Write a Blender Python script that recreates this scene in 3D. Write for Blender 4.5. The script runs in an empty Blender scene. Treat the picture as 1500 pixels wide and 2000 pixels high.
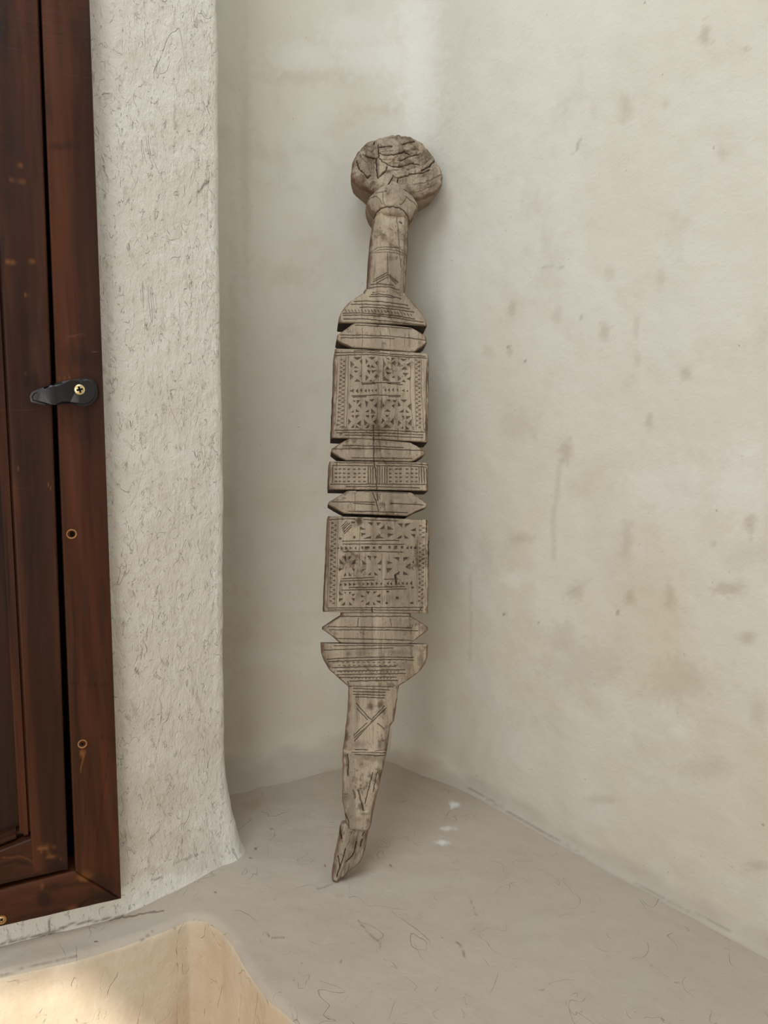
import bpy, bmesh, math
import numpy as np
from mathutils import Matrix, Vector

# ------------------------------------------------------------------ camera
W_PX, H_PX, F_PX = 1500.0, 2000.0, 1502.0
CAM = np.array([0.0, 0.0, 0.5])
def nrm(v):
    v = np.asarray(v, float)
    return v / np.linalg.norm(v)
# the plumb line of the photograph runs to the pixel (574, 11345)
_down = nrm([574 - 750, 11345 - 1000, F_PX])          # (right, image-down, forward)
_fwd_c = np.array([0, 0, 1.0])
_up_c = -_down
_y_c = nrm(_fwd_c - _fwd_c.dot(_up_c) * _up_c)         # world +Y in camera terms
_x_c = np.cross(_y_c, _up_c)                            # placeholder, fixed below
if _x_c[0] < 0:
    _x_c = -_x_c
RW = np.array([_x_c, _y_c, _up_c])                      # rows: world axes in camera terms
def ray(px, py):
    c = np.stack([np.asarray(px, float) - 750, np.asarray(py, float) - 1000,
                  np.full(np.shape(px), F_PX)], -1)
    return c @ RW.T
def proj(P):
    c = (np.asarray(P) - CAM) @ RW
    z = np.where(c[..., 2] > 0.02, c[..., 2], 0.02)
    return 750 + F_PX * c[..., 0] / z, 1000 + F_PX * c[..., 1] / z
def on_plane(px, py, p0, n):
    d = ray(px, py)
    t = np.dot(np.asarray(p0) - CAM, n) / (d @ np.asarray(n))
    return CAM + d * t[..., None] if np.ndim(t) else CAM + d * t
def floor_pt(px, py, z=0.0):
    return on_plane(float(px), float(py), (0, 0, z), np.array([0, 0, 1.0]))

scene = bpy.context.scene
COL = scene.collection
cam_d = bpy.data.cameras.new('camera')
cam_d.sensor_fit = 'VERTICAL'
cam_d.sensor_height = 36.0
cam_d.lens = F_PX / H_PX * 36.0
cam_d.clip_start = 0.01
cam = bpy.data.objects.new('camera', cam_d)
COL.objects.link(cam)
R = np.array([RW @ [1, 0, 0], RW @ [0, -1, 0], RW @ [0, 0, -1]]).T
M4 = Matrix.Identity(4)
for i in range(3):
    for j in range(3):
        M4[i][j] = R[i][j]
    M4[i][3] = CAM[i]
cam.matrix_world = M4
scene.camera = cam

# ------------------------------------------------------------------ light
world = bpy.data.worlds.new('sky')
scene.world = world
world.use_nodes = True
bg = world.node_tree.nodes['Background']
bg.inputs[0].default_value = (0.80, 0.90, 1.0, 1)
bg.inputs[1].default_value = 1.2

def area(name, loc, target, sx, sy, power, color):
    l = bpy.data.lights.new(name, 'AREA')
    l.shape = 'RECTANGLE'
    l.size, l.size_y, l.energy, l.color = sx, sy, power, color
    o = bpy.data.objects.new(name, l)
    COL.objects.link(o)
    o.location = loc
    o.rotation_euler = (Vector(target) - Vector(loc)).to_track_quat('-Z', 'Y').to_euler()
    return o
# added fill lamp overhead, and daylight from the doorway behind the viewer
area('overhead_fill', (-0.35, 0.0, 1.77), (-0.10, 0.35, 0), 1.0, 1.0, 13.6, (0.88, 0.955, 1.0))
area('doorway_daylight', (-0.55, -1.66, 0.40), (-0.40, 0.5, 0.35), 1.0, 1.5, 14.2, (1.0, 0.965, 0.90))
sun_d = bpy.data.lights.new('sun', 'SUN')
sun_d.energy = 3.3
sun_d.angle = math.radians(0.8)
sun_d.color = (1.0, 0.90, 0.76)
sun = bpy.data.objects.new('sun', sun_d)
COL.objects.link(sun)
SUN_DIR = nrm([-0.06, 1.0, -0.36])
sun.rotation_euler = Vector(SUN_DIR).to_track_quat('-Z', 'Y').to_euler()

vs = scene.view_settings
scene.display_settings.display_device = 'sRGB'
vs.view_transform = 'Standard'
vs.look = 'None'
vs.exposure = 0.0
vs.gamma = 1.0
vs.use_curve_mapping = False

# ------------------------------------------------------------------ noise and strokes
def _hash(ix, iy, iz, seed):
    h = (ix * 374761393 + iy * 668265263 + iz * 2147483647 % 1013904223 + seed * 974634777) & 0xFFFFFFFF
    h = ((h ^ (h >> 13)) * 1274126177) & 0xFFFFFFFF
    return ((h ^ (h >> 16)) & 0xFFFF) / 65535.0
def vnoise(x, y, z=None, seed=0):
    x = np.asarray(x, float); y = np.asarray(y, float)
    z = np.zeros_like(x) if z is None else np.asarray(z, float)
    ix, iy, iz = (np.floor(a).astype(np.int64) for a in (x, y, z))
    fx, fy, fz = x - ix, y - iy, z - iz
    fx, fy, fz = (a * a * (3 - 2 * a) for a in (fx, fy, fz))
    r = 0
    for dx in (0, 1):
        for dy in (0, 1):
            for dz in (0, 1):
                w = (fx if dx else 1 - fx) * (fy if dy else 1 - fy) * (fz if dz else 1 - fz)
                r = r + w * _hash(ix + dx, iy + dy, iz + dz, seed)
    return r * 2 - 1
def fbm(x, y, z=None, o=4, seed=0):
    r, a, f = 0, 1.0, 1.0
    for k in range(o):
        r = r + a * vnoise(x * f, y * f, None if z is None else z * f, seed + k)
        a *= .5; f *= 2.03
    return r
def seg_dist(X, Y, pts, pad=12):
    """distance (in the units of X, Y) to an open polyline; inf far away"""
    D = np.full(X.shape, 1e9)
    pts = np.asarray(pts, float)
    for (x0, y0), (x1, y1) in zip(pts[:-1], pts[1:]):
        m = (X > min(x0, x1) - pad) & (X < max(x0, x1) + pad) & (Y > min(y0, y1) - pad) & (Y < max(y0, y1) + pad)
        if not m.any():
            continue
        xs, ys = X[m], Y[m]
        dx, dy = x1 - x0, y1 - y0
        t = np.clip(((xs - x0) * dx + (ys - y0) * dy) / (dx * dx + dy * dy + 1e-12), 0, 1)
        D[m] = np.minimum(D[m], np.hypot(xs - x0 - t * dx, ys - y0 - t * dy))
    return D
def in_depth(X, Y, poly):
    """inward distance of a convex polygon, negative outside"""
    poly = np.asarray(poly, float)
    a = 0.5 * np.sum(poly[:, 0] * np.roll(poly[:, 1], -1) - np.roll(poly[:, 0], -1) * poly[:, 1])
    if a < 0:
        poly = poly[::-1]
    D = np.full(X.shape, -9.0)
    m = (X > poly[:, 0].min() - 1) & (X < poly[:, 0].max() + 1) & (Y > poly[:, 1].min() - 1) & (Y < poly[:, 1].max() + 1)
    if not m.any():
        return D
    xs, ys = X[m], Y[m]
    d = np.full(xs.shape, 1e9)
    for (x0, y0), (x1, y1) in zip(poly, np.roll(poly, -1, 0)):
        l = math.hypot(x1 - x0, y1 - y0) + 1e-9
        d = np.minimum(d, ((x1 - x0) * (ys - y0) - (y1 - y0) * (xs - x0)) / l)
    D[m] = d
    return D
def smooth(a, b, x):
    t = np.clip((x - a) / (b - a), 0, 1)
    return t * t * (3 - 2 * t)

# ------------------------------------------------------------------ mesh helpers
def mesh_from(name, V, faces, mat, parent=None, attrs=None, smooth_shade=True, sharp=None):
    me = bpy.data.meshes.new(name)
    V = np.asarray(V, np.float32)
    if isinstance(faces, np.ndarray):
        nf, k = faces.shape
        me.vertices.add(len(V)); me.vertices.foreach_set('co', V.ravel())
        me.loops.add(nf * k); me.loops.foreach_set('vertex_index', faces.astype(np.int32).ravel())
        me.polygons.add(nf)
        me.polygons.foreach_set('loop_start', np.arange(0, nf * k, k, dtype=np.int32))
        me.polygons.foreach_set('loop_total', np.full(nf, k, np.int32))
        me.update(calc_edges=True)
    else:
        me.from_pydata([tuple(v) for v in V.tolist()], [], faces)
    me.validate()
    if smooth_shade:
        me.polygons.foreach_set('use_smooth', np.ones(len(me.polygons), bool))
    for k, a in (attrs or {}).items():
        at = me.attributes.new(k, 'FLOAT', 'POINT')
        at.data.foreach_set('value', np.asarray(a, np.float32).ravel())
    if sharp:
        me.set_sharp_from_angle(angle=math.radians(sharp))
    me.materials.append(mat)
    o = bpy.data.objects.new(name, me)
    COL.objects.link(o)
    if parent:
        o.parent = parent
    return o
def grid_faces(n, m, flip=False):
    i = np.arange(n - 1)[:, None] * m + np.arange(m - 1)[None]
    i = i.ravel()
    f = np.stack([i, i + 1, i + m + 1, i + m], 1)
    return f[:, ::-1] if flip else f
def struct(o):
    o['kind'] = 'structure'
    return o
def thing(o, label, cat, group=None):
    o['label'] = label; o['category'] = cat
    if group: o['group'] = group
    return o

# ------------------------------------------------------------------ materials
class NT:
    def __init__(s, name, rough=0.8, spec=0.3):
        s.m = bpy.data.materials.new(name); s.m.use_nodes = True
        s.t = s.m.node_tree; s.b = s.t.nodes['Principled BSDF']
        s.b.inputs['Roughness'].default_value = rough
        s.b.inputs['Specular IOR Level'].default_value = spec
        s.co = s.t.nodes.new('ShaderNodeTexCoord').outputs['Object']
    def n(s, typ, **kw):
        q = s.t.nodes.new(typ)
        for k, v in kw.items(): setattr(q, k, v)
        return q
    def put(s, sock, v):
        if isinstance(v, bpy.types.NodeSocket): s.t.links.new(v, sock)
        else: sock.default_value = v
    def map(s, scale=(1, 1, 1), rot=(0, 0, 0), src=None):
        q = s.n('ShaderNodeMapping'); s.put(q.inputs['Vector'], src or s.co)
        q.inputs['Scale'].default_value = scale; q.inputs['Rotation'].default_value = rot
        return q.outputs[0]
    def noise(s, scale, detail=4, rough=.55, vec=None, dist=0.0):
        q = s.n('ShaderNodeTexNoise'); s.put(q.inputs['Vector'], vec or s.co)
        q.inputs['Scale'].default_value = scale; q.inputs['Detail'].default_value = detail
        q.inputs['Roughness'].default_value = rough; q.inputs['Distortion'].default_value = dist
        return q.outputs['Fac']
    def ramp(s, f, lo, hi, a=0.0, b=1.0):
        q = s.n('ShaderNodeMapRange', interpolation_type='SMOOTHSTEP'); s.put(q.inputs[0], f)
        for i, v in zip((1, 2, 3, 4), (lo, hi, a, b)): q.inputs[i].default_value = v
        return q.outputs[0]
    def math(s, op, a, b=0.0):
        q = s.n('ShaderNodeMath', operation=op); s.put(q.inputs[0], a); s.put(q.inputs[1], b)
        return q.outputs[0]
    def mix(s, f, a, b, blend='MIX'):
        q = s.n('ShaderNodeMix', data_type='RGBA', blend_type=blend)
        s.put(q.inputs[0], f)
        s.put(q.inputs[6], a if isinstance(a, bpy.types.NodeSocket) else (*a, 1))
        s.put(q.inputs[7], b if isinstance(b, bpy.types.NodeSocket) else (*b, 1))
        return q.outputs[2]
    def attr(s, name):
        q = s.n('ShaderNodeAttribute', attribute_name=name); return q.outputs['Fac']
    def bump(s, h, dist, strength=1.0, normal=None):
        q = s.n('ShaderNodeBump'); s.put(q.inputs['Height'], h)
        q.inputs['Distance'].default_value = dist; q.inputs['Strength'].default_value = strength
        if normal is not None: s.put(q.inputs['Normal'], normal)
        return q.outputs[0]
    def done(s, col, normal=None):
        s.put(s.b.inputs['Base Color'], col if isinstance(col, bpy.types.NodeSocket) else (*col, 1))
        if normal is not None: s.put(s.b.inputs['Normal'], normal)
        return s.m
def srgb(r, g, b):
    f = lambda c: (c / 255 / 12.92) if c / 255 <= .04045 else ((c / 255 + .055) / 1.055) ** 2.4
    return (f(r), f(g), f(b))

def plaster(name, base, tint, grey, rough_amt=0.0, blot=.55, scr=None):
    s = NT(name, .82, .25)
    big = s.noise(3.2, 5, .6, dist=.6)
    mid = s.noise(14, 5, .62, dist=.3)
    c = s.mix(s.ramp(big, .38, .62, 0, blot), base, tint)
    c = s.mix(s.ramp(s.noise(6.5, 5, .6, vec=s.map((1, 1, .6)), dist=.8), .5, .72, 0, blot), c, grey)
    c = s.mix(s.ramp(mid, .52, .75, 0, .35), c, s.mix(.5, tint, srgb(170, 158, 140)))
    if name == 'plaster_smooth':
        # cream patches, stronger low on the walls
        sepz = s.n('ShaderNodeSeparateXYZ'); s.put(sepz.inputs[0], s.co)
        low = s.ramp(sepz.outputs[2], .62, .22, 0, 1)
        c = s.mix(s.math('MULTIPLY', low, s.ramp(s.noise(7, 6, .65, dist=.7), .40, .62, .15, .58)), c, srgb(208, 195, 172))
    sp = s.noise(160, 2, .5)
    c = s.mix(s.ramp(sp, .74, .80, 0, .45), c, srgb(120, 105, 88))
    # stains, pale repairs, dirty hairlines; also painted shadow strips and light patches
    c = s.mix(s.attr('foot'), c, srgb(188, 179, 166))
    c = s.mix(s.math('MULTIPLY', s.attr('stain_shade'), .62), c, srgb(160, 140, 114))
    c = s.mix(s.attr('pale'), c, srgb(236, 237, 236))
    c = s.mix(s.attr('dirt'), c, srgb(95, 80, 64))
    h = s.math('ADD', s.math('MULTIPLY', s.noise(38, 6, .6), 1.0), s.math('MULTIPLY', s.noise(260, 3, .6), .22))
    nb = s.bump(h, .0016 + .0016 * rough_amt, .8)
    if rough_amt > 0:
        # trowel scratches: thin contour lines of a stretched noise
        for (sc, ro, th, st) in scr or ((16, (0, .3, .5), .0035, .20), (42, (.4, 0, 1.2), .009, .22), (90, (.2, .5, .3), .018, .26)):
            v = s.map((1, 1, .45), ro)
            nz = s.noise(sc, 2.5, .5, vec=v, dist=.9)
            ln = s.ramp(s.math('ABSOLUTE', s.math('SUBTRACT', nz, .5)), 0, th, 1, 0)
            ln = s.math('MULTIPLY', ln, s.ramp(s.noise(sc * 1.3, 4, .7), .5, .62, 0, 1))
            c = s.mix(s.math('MULTIPLY', ln, st * rough_amt), c, srgb(120, 108, 92))
            nb = s.bump(ln, -.0010, .8, nb)
        g = s.noise(120, 4, .65, vec=s.map((1, 1, .5)))
        nb = s.bump(g, .0022 * rough_amt, .9, nb)
        c = s.mix(s.ramp(g, .56, .70, 0, .35 * rough_amt), c, srgb(150, 138, 120))
    return s.done(c, nb)

M_PIER = plaster('plaster_rough', srgb(226, 223, 215), srgb(214, 207, 196), srgb(212, 210, 202), 1.0, .45)
M_BACK = plaster('plaster_smooth', srgb(217, 214, 205), srgb(208, 201, 187), srgb(211, 210, 202), blot=.5)
M_RIGHT = M_BACK
M_FLOOR = plaster('plaster_bench', srgb(184, 174, 161), srgb(184, 168, 152), srgb(180, 173, 161), .12, .5, ((9, (0, 0, .7), .0022, 1.1), (17, (0, 0, 2.0), .003, .9)))
M_TAN = plaster('plaster_well', srgb(206, 194, 174), srgb(196, 178, 154), srgb(214, 202, 184), .35, .9, ((7, (0, .4, .2), .004, .5), (30, (0, .4, 1), .02, .4)))
M_ROOM = plaster('plaster_room', srgb(214, 210, 202), srgb(208, 202, 192), srgb(208, 206, 198))
M_TILE = plaster('floor_earthen', srgb(196, 168, 132), srgb(186, 156, 122), srgb(190, 166, 134))

def wood_stained(name, horizontal=False, dark=1.0):
    s = NT(name, .5, .22)
    sc = (7, 1, 1) if horizontal else (1, 1, 1)
    v = s.map((.10, .10, 1.0) if horizontal else (1, 1, .07))
    g1 = s.noise(95, 5, .6, vec=v, dist=.4)
    g2 = s.noise(22, 4, .6, vec=v, dist=.5)
    blot = s.noise(9, 4, .6, vec=s.map((1, 1, .45)))
    k = dark
    c = s.mix(s.ramp(g2, .36, .66), srgb(48 * k, 24 * k, 13 * k), srgb(86 * k, 46 * k, 25 * k))
    c = s.mix(s.ramp(g1, .5, .72, 0, .6), c, srgb(36 * k, 18 * k, 12 * k))
    c = s.mix(s.ramp(blot, .52, .72, 0, .75), c, srgb(36 * k, 19 * k, 15 * k))
    # rubbed plane marks across the grain
    ch = s.noise(30, 4, .6, vec=s.map((1.0, 1.0, 7.0)), dist=.6)
    msk = s.ramp(s.noise(5, 3, .5), .50, .62)
    c = s.mix(s.math('MULTIPLY', s.ramp(ch, .66, .74, 0, .55), msk), c, srgb(112, 72, 46))
    c = s.mix(s.attr('dirt'), c, srgb(24, 12, 8))
    c = s.mix(s.attr('pale'), c, srgb(140, 92, 52))
    s.put(s.b.inputs['Roughness'], s.ramp(blot, .3, .7, .42, .62))
    nb = s.bump(g1, .0008, .5)
    nb = s.bump(ch, .0006, .5, nb)
    return s.done(c, nb)
M_WOOD = wood_stained('stained_wood_upright')
M_WOODH = wood_stained('stained_wood_level', True, .92)
M_WOODP = wood_stained('stained_wood_panel', False, .62)
s_ = NT('black_iron', .38, .5); M_IRON = s_.done(s_.mix(s_.noise(60), srgb(13, 11, 12), srgb(24, 22, 26)), s_.bump(s_.noise(140), .0006, .6))
s_ = NT('brass_screw', .35, .5); s_.b.inputs['Metallic'].default_value = .8; M_BRASS = s_.done(srgb(226, 208, 160))
s_ = NT('raw_wood', .8, .2); M_RAW = s_.done(s_.mix(s_.noise(300), srgb(178, 132, 84), srgb(126, 84, 48)))
s_ = NT('dark_hole', .9, .1); M_HOLE = s_.done(srgb(14, 9, 7))  # near-black colour for the shade inside gap, holes and slots

def old_wood():
    s = NT('weathered_wood', .78, .22)
    v = s.map((1, 1, .11))
    g1 = s.noise(170, 5, .65, vec=v, dist=.35)
    g2 = s.noise(34, 5, .6, vec=v, dist=.6)
    blot = s.noise(26, 5, .65, dist=.4)
    fine = s.noise(210, 4, .7)
    c = s.mix(s.ramp(g2, .35, .65), srgb(136, 122, 106), srgb(174, 159, 139))
    c = s.mix(s.ramp(g1, .52, .74, 0, .7), c, srgb(92, 77, 61))
    c = s.mix(s.ramp(blot, .53, .70, 0, .55), c, srgb(106, 88, 71))
    c = s.mix(s.ramp(s.math('MULTIPLY', fine, blot), .29, .37, 0, .55), c, srgb(76, 58, 43))
    c = s.mix(s.ramp(s.noise(420, 3, .7), .60, .72, 0, .55), c, srgb(78, 62, 47))
    c = s.mix(s.ramp(s.noise(12, 3, .5), .55, .72, 0, .35), c, srgb(158, 142, 114))
    c = s.mix(s.attr('edge'), c, srgb(104, 74, 54))
    c = s.mix(s.attr('under_shade'), c, srgb(42, 29, 21))  # darkens downward-facing sides: shade painted into the wood
    c = s.mix(s.attr('stain_shade'), c, srgb(72, 54, 40))
    c = s.mix(s.attr('dirt'), c, srgb(44, 31, 22))
    c = s.mix(s.attr('pale'), c, srgb(196, 182, 158))
    nb = s.bump(g1, .0009, .8)
    nb = s.bump(fine, .0007, .8, nb)
    return s.done(c, nb)
M_OLD = old_wood()
M_OLD.name = 'weathered_wood'

# ------------------------------------------------------------------ setting geometry
def unit2(a, b):
    d = np.array(b[:2]) - np.array(a[:2]); return d / np.linalg.norm(d)
Zup = np.array([0, 0, 1.0])
# window wall: runs behind the frame, then turns slightly to the pier's corner
base0 = floor_pt(0, 1846)[:2]; base1 = floor_pt(224, 1792)[:2]
pier_c = floor_pt(451, 1669)[:2]
dw = nrm(base1 - base0)                      # direction of the window wall
nw = np.array([dw[1], -dw[0]])               # towards the viewer
far_l = base0 - dw * 0.9
bk0 = floor_pt(540, 1524 - 14)[:2]; bk1 = floor_pt(784, 1470 - 14)[:2]
db = nrm(bk1 - bk0)
rt0 = floor_pt(915, 1538)[:2]; rt1 = floor_pt(1426, 1818)[:2]
dr = nrm(rt1 - rt0)
def isect(p, d, q, e):
    A = np.array([d, -e]).T
    t = np.linalg.solve(A, q - p)
    return p + d * t[0]
corner = isect(bk0, db, rt0, dr)
dp = nrm(pier_c - base1)                      # pier face
n_p = np.array([dp[1], -dp[0]])
ret = nrm(-n_p - 0.10 * dp)                   # pier return going back into the niche
ret_end = isect(pier_c, ret, bk0, db)

def round_path(P, radii, step):
    """polyline with filleted corners, resampled"""
    out = [P[0]]
    for i in range(1, len(P) - 1):
        a, b, c = P[i - 1], P[i], P[i + 1]
        u, v = nrm(a - b), nrm(c - b)
        ang = math.acos(np.clip(u @ v, -1, 1)); r = radii[i - 1]
        t = r / math.tan(ang / 2)
        p0, p1 = b + u * t, b + v * t
        n = max(4, int((math.pi - ang) * r / step) + 4)
        for k in np.linspace(0, 1, n):
            q = (1 - k) ** 2 * p0 + 2 * k * (1 - k) * b + k * k * p1
            out.append(q)
    out.append(P[-1])
    out = np.array(out)
    seg = np.r_[0, np.cumsum(np.linalg.norm(np.diff(out, axis=0), axis=1))]
    L = np.arange(0, seg[-1], step)
    L = np.r_[L, seg[-1]]
    return np.stack([np.interp(L, seg, out[:, 0]), np.interp(L, seg, out[:, 1])], 1)

def z_levels(top):
    return np.r_[np.arange(-0.004, 0.06, .0018), np.arange(.06, 1.12, .0028), np.linspace(1.12, top, 12)]

def blobs(X, Y, lst, seed=3):
    a = np.zeros(X.shape)
    wob = 1 + .35 * vnoise(X / 9, Y / 9, seed=seed) + .25 * vnoise(X / 3.5, Y / 3.5, seed=seed + 5)
    for (cx, cy, rx, ry, st) in lst:
        m = (abs(X - cx) < rx * 2.4) & (abs(Y - cy) < ry * 2.4)
        d = np.hypot((X[m] - cx) / rx, (Y[m] - cy) / ry) * wob[m]
        a[m] = np.maximum(a[m], st * smooth(1.3, .25, d))
    return a
def strokes(X, Y, lst, seed=7, wmin=0):
    a = np.zeros(X.shape)
    wx = X + 1.6 * vnoise(X / 7, Y / 7, seed=seed); wy = Y + 1.6 * vnoise(X / 7, Y / 7, seed=seed + 1)
    for (pts, w, st) in lst:
        w2 = max(w, wmin)
        d = seg_dist(wx, wy, pts, w2 + 4)
        a = np.maximum(a, st * (w / w2) ** .5 * smooth(w2, w2 * .15, d))
    return a

def wall(name, path, mat, cove, amp, stain_shade=(), pale=(), dirt=(), recess=None, flare=None, top=1.80, coveh=.03, covefar=None, ends=(None, None), foot=.0):
    seg = np.gradient(path, axis=0)
    nn = np.stack([seg[:, 1], -seg[:, 0]], 1)
    nn /= np.linalg.norm(nn, axis=1)[:, None]
    for k_, e_ in zip((0, -1), ends):
        if e_ is not None: nn[k_] = e_
    z = z_levels(top)
    S = np.r_[0, np.cumsum(np.linalg.norm(np.diff(path, axis=0), axis=1))]
    P0 = path[:, None, :].repeat(len(z), 1)
    Zg = z[None].repeat(len(path), 0)
    if covefar:        # the cove is deep in the niche corner and shallow along the side wall
        b = smooth(.16, 0, S)[:, None]
        cove = cove * (1 - b) + covefar[0] * b; coveh = coveh * (1 - b) + covefar[1] * b
    off = cove * (1 - np.sqrt(np.clip(1 - (1 - np.clip(Zg / coveh, 0, 1)) ** 2, 0, 1)))
    off = off + amp * fbm(P0[..., 0] * 5, P0[..., 1] * 5, Zg * 5, 4, 11)
    off = off + amp * .30 * fbm(P0[..., 0] * 40, P0[..., 1] * 40, Zg * 40, 3, 31)
    if flare is not None:
        off = off + flare(S[:, None], Zg)
    if recess is not None:
        off = off + recess(P0, Zg)
    XY = P0 + nn[:, None, :] * off[..., None]
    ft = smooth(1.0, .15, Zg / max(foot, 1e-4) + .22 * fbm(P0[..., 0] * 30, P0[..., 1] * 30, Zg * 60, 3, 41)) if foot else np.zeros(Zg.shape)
    V = np.concatenate([XY, Zg[..., None]], -1)
    px, py = proj(V)
    at = {'stain_shade': blobs(px, py, stain_shade), 'pale': blobs(px, py, pale, 9), 'dirt': strokes(px, py, dirt, wmin=3.4), 'foot': ft}
    o = mesh_from(name, V.reshape(-1, 3), grid_faces(len(path), len(z), flip=False), mat, attrs=at)
    return struct(o)

# ---- window frame plane (a little in front of the wall)
FR0 = np.array([*(base1 + nw * 0.014), 0.0])
FN = np.array([*nw, 0.0]); FD = np.array([*dw, 0.0])
def fr(px, py, w=0.0):
    """pixel on the frame's face -> (along, up)"""
    p = on_plane(float(px), float(py), FR0 + FN * w, FN)
    return (float((p - FR0) @ FD), float(p[2]))
def fr_world(s, z, w):
    return FR0 + FD * s + FN * w + Zup * z

sA = fr(237, 1757)[0]; zB = fr(237, 1757)[1]

def window_recess(P0, Zg):
    s = (P0[..., 0] - FR0[0]) * dw[0] + (P0[..., 1] - FR0[1]) * dw[1]
    m = (s < sA - .025) & (Zg > zB + .03)
    return np.where(m, -.055, 0.0)

path_l = round_path([far_l, base1 + dw * .0, pier_c, ret_end + ret * .02], [.10, .012], .0017)
_s0 = float((base0 - far_l) @ dw) - .03
_L = np.r_[0, np.cumsum(np.linalg.norm(np.diff(path_l, axis=0), axis=1))]
path_l = np.concatenate([path_l[_L < _s0][::15], path_l[_L >= _s0]])
Lp = np.r_[0, np.cumsum(np.linalg.norm(np.diff(path_l, axis=0), axis=1))]
Spc = Lp[np.argmin(np.linalg.norm(path_l - pier_c, axis=1))]
def pier_flare(S, Z):
    # the pier's foot spreads towards the niche corner
    k = np.clip(1 - Z / .13, 0, 1) ** 2.0
    side = smooth(Spc - .02, Spc + .012, S)
    face = smooth(Spc - .16, Spc - .03, S) * .008
    hollow = -.004 * np.exp(-((S - (Spc - .135)) / .02) ** 2) * smooth(.03, .2, Z)
    return k * (.013 * side + face) + hollow
wall('wall_left', path_l, M_PIER, .003, .0018, flare=pier_flare, recess=window_recess, coveh=.02,
     stain_shade=[(310, 1560, 90, 60, .40), (330, 1650, 110, 50, .32), (400, 1450, 50, 50, .25), (290, 1400, 50, 60, .2), (380, 1690, 70, 22, .3), (215, 1500, 14, 200, .3), (210, 1650, 14, 120, .35), (215, 600, 10, 300, .16),  # narrow bands beside the frame paint its shadow on the pier
            (205, 250, 10, 200, .2), (300, 1700, 60, 12, .3), (225, 1745, 20, 14, .5)],
     pale=[(412, 488, 12, 10, .6), (345, 300, 5, 5, .8), (250, 250, 6, 5, .7), (205, 395, 4, 3, .7), (410, 420, 3, 130, .5), (340, 65, 5, 5, .8),
           (420, 1100, 5, 250, .35), (330, 1715, 20, 7, .5)],
     dirt=[([(388, 375), (396, 365), (406, 353)], 2.4, .9), ([(265, 1308), (267, 1314)], 3.2, 1.0), 
           ([(0, 1843), (60, 1829), (110, 1817), (140, 1805), (190, 1797), (250, 1788), (320, 1776)], 2.6, .8),
           ([(96, 1798), (97, 1818)], 3, .8), ([(340, 1686), (365, 1678), (385, 1668)], 2, .5), ([(296, 1718), (316, 1714)], 2, .8)])

path_b = round_path([ret_end - db * .06, corner, corner + dr * .10], [.075], .0024)
# split the rounded corner where it has turned half way
mid = int(np.argmin(np.linalg.norm(path_b - corner, axis=1)))
path_r_start = path_b[mid:]
path_back = path_b[:mid + 1]
rt_end = corner + dr * 2.9
path_right = np.concatenate([path_r_start, round_path([path_r_start[-1] + dr * .0034, corner + dr * .95], [], .0034), 
                             round_path([corner + dr * .96, rt_end], [], .05)])
n_mid = np.gradient(path_b, axis=0)[mid]; n_mid = nrm([n_mid[1], -n_mid[0]])
wall('wall_back', path_back, M_BACK, .040, .0016, coveh=.065, ends=(None, n_mid), foot=.052,
     stain_shade=[(760, 215, 60, 16, .25), (600, 150, 100, 18, .2), (480, 300, 12, 250, .25), (455, 850, 14, 400, .28), (490, 1570, 26, 12, .5),  # tall strips beside the pier paint its shadow on this wall
            (650, 1505, 40, 8, .3), (560, 540, 60, 20, .15)],
     pale=[(730, 110, 90, 40, .35), (590, 110, 70, 30, .25), (820, 130, 45, 170, .42), (815, 240, 35, 60, .35), (700, 60, 80, 40, .3), (795, 1478, 12, 9, .8)],  # patches at the wall top paint in bluish light near the corner
     dirt=[([(812, 1484), (835, 1498), (860, 1515)], 2, .4)])
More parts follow.
